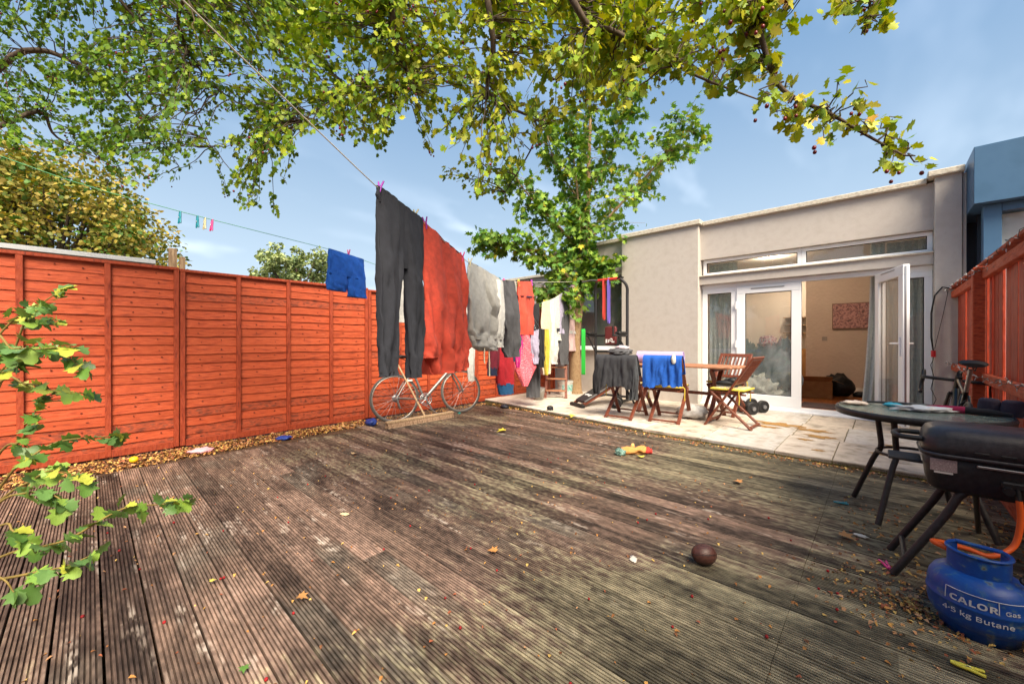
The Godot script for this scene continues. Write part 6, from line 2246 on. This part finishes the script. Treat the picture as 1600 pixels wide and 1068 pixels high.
func gas_paint() -> ImageTexture:
	return ntex(134, 0.03, [C(170, 172, 150), C(96, 124, 128), C(22, 70, 140), C(16, 74, 158), C(14, 70, 152), C(18, 78, 164), C(16, 72, 156), C(22, 84, 168), C(60, 104, 150), C(120, 140, 130), C(84, 62, 48)], 256, 256, 5)

func wrap_words(t: Node3D, words: String, size: float, y: float, mid: float, r: float, m: Material, bold: bool) -> void:
	var f := SystemFont.new()
	f.font_names = PackedStringArray(["Droid Sans"])
	f.font_weight = 700 if bold else 500
	var fs := 64
	var total := 0.0
	var adv := []
	for ch in words:
		var w := f.get_string_size(ch, HORIZONTAL_ALIGNMENT_LEFT, -1, fs).x * size / fs * 1.18
		adv.append(w)
		total += w
	var x := -total / 2
	for i in words.length():
		var cx: float = x + adv[i] / 2
		x += adv[i]
		if words[i] == " ":
			continue
		var a := mid - cx / r
		var n := Vector3(cos(a), 0, sin(a))
		var side := Vector3.UP.cross(n)
		var tmh := TextMesh.new()
		tmh.font = f
		tmh.text = words[i]
		tmh.font_size = fs
		tmh.pixel_size = size / fs
		tmh.depth = 0.0014
		put("letter", tmh, m, t, Transform3D(Basis(side * 1.18, Vector3.UP, n), n * r + Vector3(0, y, 0)))

# ---------------------------------------------------------------- small things on the deck
func build_deck_things() -> void:
	# brown leather ball
	var t := thing("rugby_ball", "worn brown leather ball lying in the middle of the deck", "ball", Vector3(-0.668, 0.051, -2.165))
	var s := S()
	var hide := tm(ntex(151, 0.06, [C(52, 30, 28), C(76, 46, 40), C(92, 58, 50)], 128, 128), Vector3(8, 8, 8), 0.45, M.fine_n, 0.4)
	blob(s, Vector3.ZERO, Vector3(0.062, 0.05, 0.052), Basis(Vector3.UP, 0.75), 28)
	obj("bladder", s, hide, t)
	for k in 4:
		s = S()
		var pts := []
		for i in 25:
			var a := PI * i / 24
			var b := PI / 2 * k + 0.4
			pts.append(Basis(Vector3.UP, 0.75) * Vector3(0.0622 * cos(a), 0.0502 * sin(a) * sin(b), 0.0522 * sin(a) * cos(b)))
		tube(s, pts, 0.0012, 5)
		obj("seam", s, M.black, t)
	# dog's rope and plush chew
	t = thing("chew_toy", "orange plush chew toy with a knotted teal rope end", "toy", Vector3(-1.85, 0.0, -3.78), 0.85)
	s = S()
	loft(s, [[Vector3(-0.12, 0.035, 0), Vector3(0, 0, 0.03), Vector3(0, 0.028, 0)], [Vector3(-0.06, 0.04, 0.008), Vector3(0, 0, 0.048), Vector3(0, 0.04, 0)], [Vector3(0.0, 0.036, 0), Vector3(0, 0, 0.042), Vector3(0, 0.034, 0)], [Vector3(0.04, 0.034, -0.004), Vector3(0, 0, 0.03), Vector3(0, 0.03, 0)], [Vector3(0.09, 0.036, 0), Vector3(0, 0, 0.04), Vector3(0, 0.034, 0)], [Vector3(0.13, 0.032, 0), Vector3(0, 0, 0.03), Vector3(0, 0.03, 0)]], 0.02, 3.0, 5, 20, 4)
	obj("body", s, cloth(C(230, 160, 88)), t)
	s = S()
	loft(s, [[Vector3(0.12, 0.032, 0), Vector3(0, 0, 0.032), Vector3(0, 0.03, 0)], [Vector3(0.17, 0.03, 0.005), Vector3(0, 0, 0.036), Vector3(0, 0.03, 0)], [Vector3(0.195, 0.022, 0.008), Vector3(0, 0, 0.02), Vector3(0, 0.018, 0)]], 0.015, 2.0, 6, 18, 3)
	obj("tail", s, cloth(C(206, 60, 50)), t)
	s = S()
	blob(s, Vector3(-0.145, 0.03, 0.03), Vector3(0.05, 0.032, 0.045), Basis(), 18, 0.9, 7)
	obj("rope_knot", s, tm(ntex(152, 0.1, [C(30, 60, 60), C(90, 130, 120), C(190, 200, 196)], 64, 64, 2), Vector3(12, 12, 12), 0.9), t)
	s = S()
	blob(s, Vector3(0.01, 0.072, -0.03), Vector3(0.022, 0.03, 0.014), Basis(), 10, 0.3, 8)
	obj("ear", s, cloth(C(236, 190, 120)), t)
	# pegs and scraps that fell on the deck
	fallen_peg(Vector3(-0.215, 0.010, -3.62), 0.35, "teal", "teal peg lying on the deck in front of the round table")
	fallen_peg(Vector3(0.02, 0.010, -2.77), 1.9, "pink", "pink peg lying beside the grill's front leg")
	fallen_peg(Vector3(0.215, 0.010, -2.093), 0.0, "yellow", "yellow peg lying on the deck in the lower right corner")
	var scraps := [[-0.09, -3.10, 0.035, C(214, 210, 200), "white paper scrap on the deck near the grill legs"], [-2.6, -1.15, 0.03, C(206, 186, 150), "pale torn leaf near the middle left of the deck"], [-0.95, -1.95, 0.03, C(212, 206, 196), "white feather scrap left of the brown ball"]]
	for e in scraps:
		s = S()
		blob(s, Vector3(e[0], 0.006, e[1]), Vector3(e[2], 0.004, e[2] * 0.6), Basis(Vector3.UP, e[0]), 14, 0.7, int(e[0] * 100) + 500)
		tag(obj("paper_scrap", s, flat(e[3], 0.8)), e[4], "scrap")
	# single fallen leaves large enough to pick out
	var shape := outline_leaf([Vector2(0, 0), Vector2(0.3, -0.06), Vector2(0.26, 0.12), Vector2(0.62, 0.22), Vector2(0.34, 0.4), Vector2(0.5, 0.74), Vector2(0.2, 0.62), Vector2(0, 1.0)], 0.3, 0.25)
	var singles := [[790, 674, 0.15, C(206, 190, 60), "yellow maple leaf lying on the deck near the patio corner"], [898, 655, 0.15, C(214, 188, 70), "yellow maple leaf lying at the patio edge by the bench"], [1003, 716, 0.09, C(212, 200, 84), "small yellow leaf beside the orange chew toy"], [775, 865, 0.07, C(182, 128, 70), "curled tan leaf in the middle of the deck"], [465, 936, 0.06, C(170, 122, 70), "dry tan leaf cluster in the lower middle of the deck"], [328, 913, 0.035, C(206, 196, 90), "small pale yellow leaf on the lower left boards"], [381, 1046, 0.04, C(84, 124, 50), "small green leaf at the bottom of the deck"], [1312, 838, 0.10, C(176, 126, 76), "crumpled brown leaf left of the grill legs"], [1158, 756, 0.09, C(190, 134, 80), "brown leaf lying right of the chew toy"], [551, 711, 0.08, C(186, 158, 116), "pale brown leaf on the deck in front of the bicycle"]]
	for e in singles:
		var th := Vector3(0, 0, 0)
		var d: float = (1.15 - 0.006) * 617.6 / (e[1] - 532.5)
		th = spot(e[0], e[1], d)
		if e[4].contains("patio edge"): th.y = 0.055
		var o := put("fallen_leaf", shape, flat(e[3], 0.7), self, Transform3D(Basis(Vector3.UP, R(0, 6)) * Basis(Vector3.RIGHT, -PI / 2 + 0.12) * Basis().scaled(Vector3.ONE * e[2] * 0.8), th + Vector3(0, 0.012, 0)))
		tag(o, e[4], "leaf", "fallen leaves")

func fallen_peg(at: Vector3, turn: float, colour: String, label: String) -> void:
	var t := thing("clothes_peg", label, "clothes peg", at, turn, "clothes pegs")
	for e in [-1.0, 1.0]:
		var s := S()
		tube(s, [Vector3(-0.034, 0, 0.003 * e), Vector3(-0.01, 0, 0.007 * e), Vector3(0.012, 0, 0.0065 * e), Vector3(0.046, 0, 0.015 * e)], [0.005, 0.006, 0.0062, 0.0055], 6)
		obj("prong", s, M.peg[colour], t)
	var sp := S()
	ring(sp, Vector3(0.008, 0, 0), Vector3.BACK, 0.007, 0.0018, 10, 5)
	obj("spring", sp, M.steel, t)

# ---------------------------------------------------------------- leaf litter
func build_litter() -> void:
	var fleck := outline_leaf([Vector2(0, 0), Vector2(0.34, 0.3), Vector2(0.26, 0.65), Vector2(0, 1.0)], 0.5, 0.5)
	var pal := [lin(196, 150, 80), lin(172, 120, 62), lin(142, 92, 48), lin(206, 172, 96), lin(110, 70, 42), lin(186, 140, 100), lin(150, 84, 56)]
	var xf := []
	var cols := []
	var drop := func(x: float, z: float, y: float, size: float, flatness: float) -> void:
		var b := Basis(Vector3.UP, R(0, TAU)) * Basis(Vector3.RIGHT, -PI / 2 + R(-flatness, flatness)) * Basis(Vector3.BACK, R(-flatness, flatness))
		xf.append(Transform3D(b * size, Vector3(x, y, z)))
		cols.append(pal[rng.randi() % pal.size()] * R(0.75, 1.2))
	# the strip along the left fence
	for k in 5200:
		var z := R(-2.75, 1.6)
		var wide := lerpf(0.62, 0.34, clampf((1.0 - z) / 3.5, 0, 1))
		var x := -5.5 + wide * rng.randf() + R(0, 0.05)
		drop.call(x, z, -0.006 + R(0, 0.024), R(0.016, 0.042), 0.7)
	for k in 500:
		drop.call(R(-5.46, -5.2), R(-5.0, -2.75), 0.004 + R(0, 0.008), R(0.014, 0.034), 0.6)
	# between the deck and the patio
	for k in 900:
		var x := R(-5.2, 0.6)
		var zf := lerpf(-5.12, -4.76, (x + 5.5) / 3.3) if x < -2.2 else lerpf(-4.76, -4.69, (x + 2.2) / 2.83)
		drop.call(x, zf + 0.03 + absf(rng.randfn(0, 0.06)), 0.004 + R(0, 0.006), R(0.012, 0.034), 0.5)
	# thinly over the deck
	for k in 1500:
		drop.call(R(-4.9, 0.6), R(-4.7, 0.4), 0.003 + R(0, 0.003), R(0.007, 0.022), 0.35)
	# drift round the gas cylinder and under the grill
	for k in 620:
		var a := R(0, TAU)
		var rad := absf(rng.randfn(0, 0.22))
		drop.call(minf(0.10 + cos(a) * rad * 0.9, 0.6), -2.42 + sin(a) * rad, 0.004 + R(0, 0.008), R(0.010, 0.026), 0.6)
	for k in 260:
		drop.call(R(-0.2, 0.6), R(-3.9, -2.6), 0.003 + R(0, 0.006), R(0.010, 0.03), 0.6)
	for k in 240:
		drop.call(R(0.42, 0.61), R(-4.6, -2.0), 0.003 + R(0, 0.012), R(0.012, 0.032), 0.7)
	var m := StandardMaterial3D.new()
	m.vertex_color_use_as_albedo = true
	m.roughness = 0.8
	var o := scatter("leaf_litter", self, fleck, m, xf, cols)
	tag(o, "dry brown leaf litter along the fence and over the deck", "leaf litter", "", "stuff")
	# fallen red berries
	var bs := S()
	blob(bs, Vector3.ZERO, Vector3.ONE, Basis(), 8)
	bs.generate_normals()
	xf = []
	cols = []
	for k in 60:
		xf.append(Transform3D(Basis() * R(0.005, 0.0075), Vector3(R(-3.6, 0.5), 0.006, R(-3.2, 0.2))))
		cols.append(lin(150, 24, 30) * R(0.6, 1.2))
	o = scatter("fallen_berries", self, bs.commit(), m, xf, cols)
	tag(o, "small dark red berries scattered over the deck", "berries", "", "stuff")

# ---------------------------------------------------------------- shrub in the left foreground
func build_shrub() -> void:
	var root := thing("hawthorn_shrub", "leafy green hawthorn shoots reaching in at the left foreground", "shrub", spot(-160, 900, 1.75) * Vector3(1, 0, 1))
	var o := root.position
	var leaf := outline_leaf([Vector2(0, 0), Vector2(0.07, 0.14), Vector2(0.44, 0.2), Vector2(0.28, 0.38), Vector2(0.52, 0.56), Vector2(0.28, 0.66), Vector2(0.24, 0.88), Vector2(0, 1.0)], 0.2, 0.25)
	var stems := [
		[[-140, 800, 1.75], [-20, 640, 1.7], [40, 500, 1.65], [60, 478, 1.6], [92, 455, 1.6]],
		[[-140, 800, 1.75], [-40, 600, 1.7], [20, 500, 1.7], [60, 500, 1.65], [88, 500, 1.6]],
		[[-140, 760, 1.7], [-30, 600, 1.6], [30, 555, 1.5], [80, 540, 1.45], [130, 578, 1.4]],
		[[-140, 760, 1.7], [-30, 560, 1.55], [20, 545, 1.45], [60, 545, 1.4], [110, 540, 1.4]],
		[[-140, 780, 1.7], [-20, 622, 1.6], [40, 600, 1.6], [80, 610, 1.55], [132, 614, 1.5]],
		[[-140, 820, 1.7], [-10, 720, 1.65], [30, 690, 1.6], [50, 650, 1.55], [62, 630, 1.55]],
		[[-140, 880, 1.7], [0, 760, 1.6], [40, 720, 1.55], [90, 690, 1.6], [165, 682, 1.7], [185, 680, 1.75]],
		[[-140, 900, 1.7], [0, 870, 1.5], [60, 855, 1.45], [110, 840, 1.45], [190, 795, 1.5], [250, 788, 1.6], [285, 782, 1.65]],
		[[-140, 920, 1.6], [0, 905, 1.35], [50, 895, 1.3], [100, 885, 1.25], [140, 868, 1.25]],
		[[-140, 900, 1.65], [-20, 800, 1.5], [40, 770, 1.45], [85, 775, 1.45], [100, 790, 1.45]],
		[[-140, 900, 1.6], [-20, 830, 1.4], [20, 830, 1.35], [50, 850, 1.35]],
		[[-140, 820, 1.7], [-10, 790, 1.55], [50, 750, 1.5], [80, 735, 1.5], [130, 745, 1.5]],
		[[-140, 860, 1.7], [-60, 660, 1.6], [0, 580, 1.5], [20, 570, 1.5]],
		[[-140, 860, 1.6], [-20, 900, 1.3], [20, 925, 1.25]]]
	var tones := []
	for k in 8:
		var lm := StandardMaterial3D.new()
		lm.albedo_color = [C(74, 112, 48), C(92, 132, 54), C(112, 150, 60), C(84, 118, 62), C(128, 160, 66), C(66, 98, 52), C(98, 136, 72), C(170, 176, 66)][k]
		lm.roughness = 0.5
		lm.backlight_enabled = true
		lm.backlight = Color(0.35, 0.4, 0.15)
		tones.append(lm)
	for e in stems:
		var p := []
		for q in e:
			p.append(spot(q[0], q[1], q[2]) - o)
		p[0] = Vector3(R(-0.1, 0.1), 0.0, R(-0.1, 0.1))
		p = spline(p, 6)
		var s := S()
		tube(s, p, taper(p.size(), 0.006, 0.0015), 6)
		obj("stem", s, flat(C(140, 120, 62), 0.7), root)
		for k in range(10, p.size()):
			var n := 2 if k % 3 == 0 else 1
			for j in n:
				var dir: Vector3 = (p[k] - p[k - 1]).normalized()
				put("leaf", leaf, tones[rng.randi() % 8], root, leaf_xf(p[k] + Vector3(R(-1, 1), R(-1, 1), R(-1, 1)) * 0.012, dir, R(0.035, 0.072), 0.2))
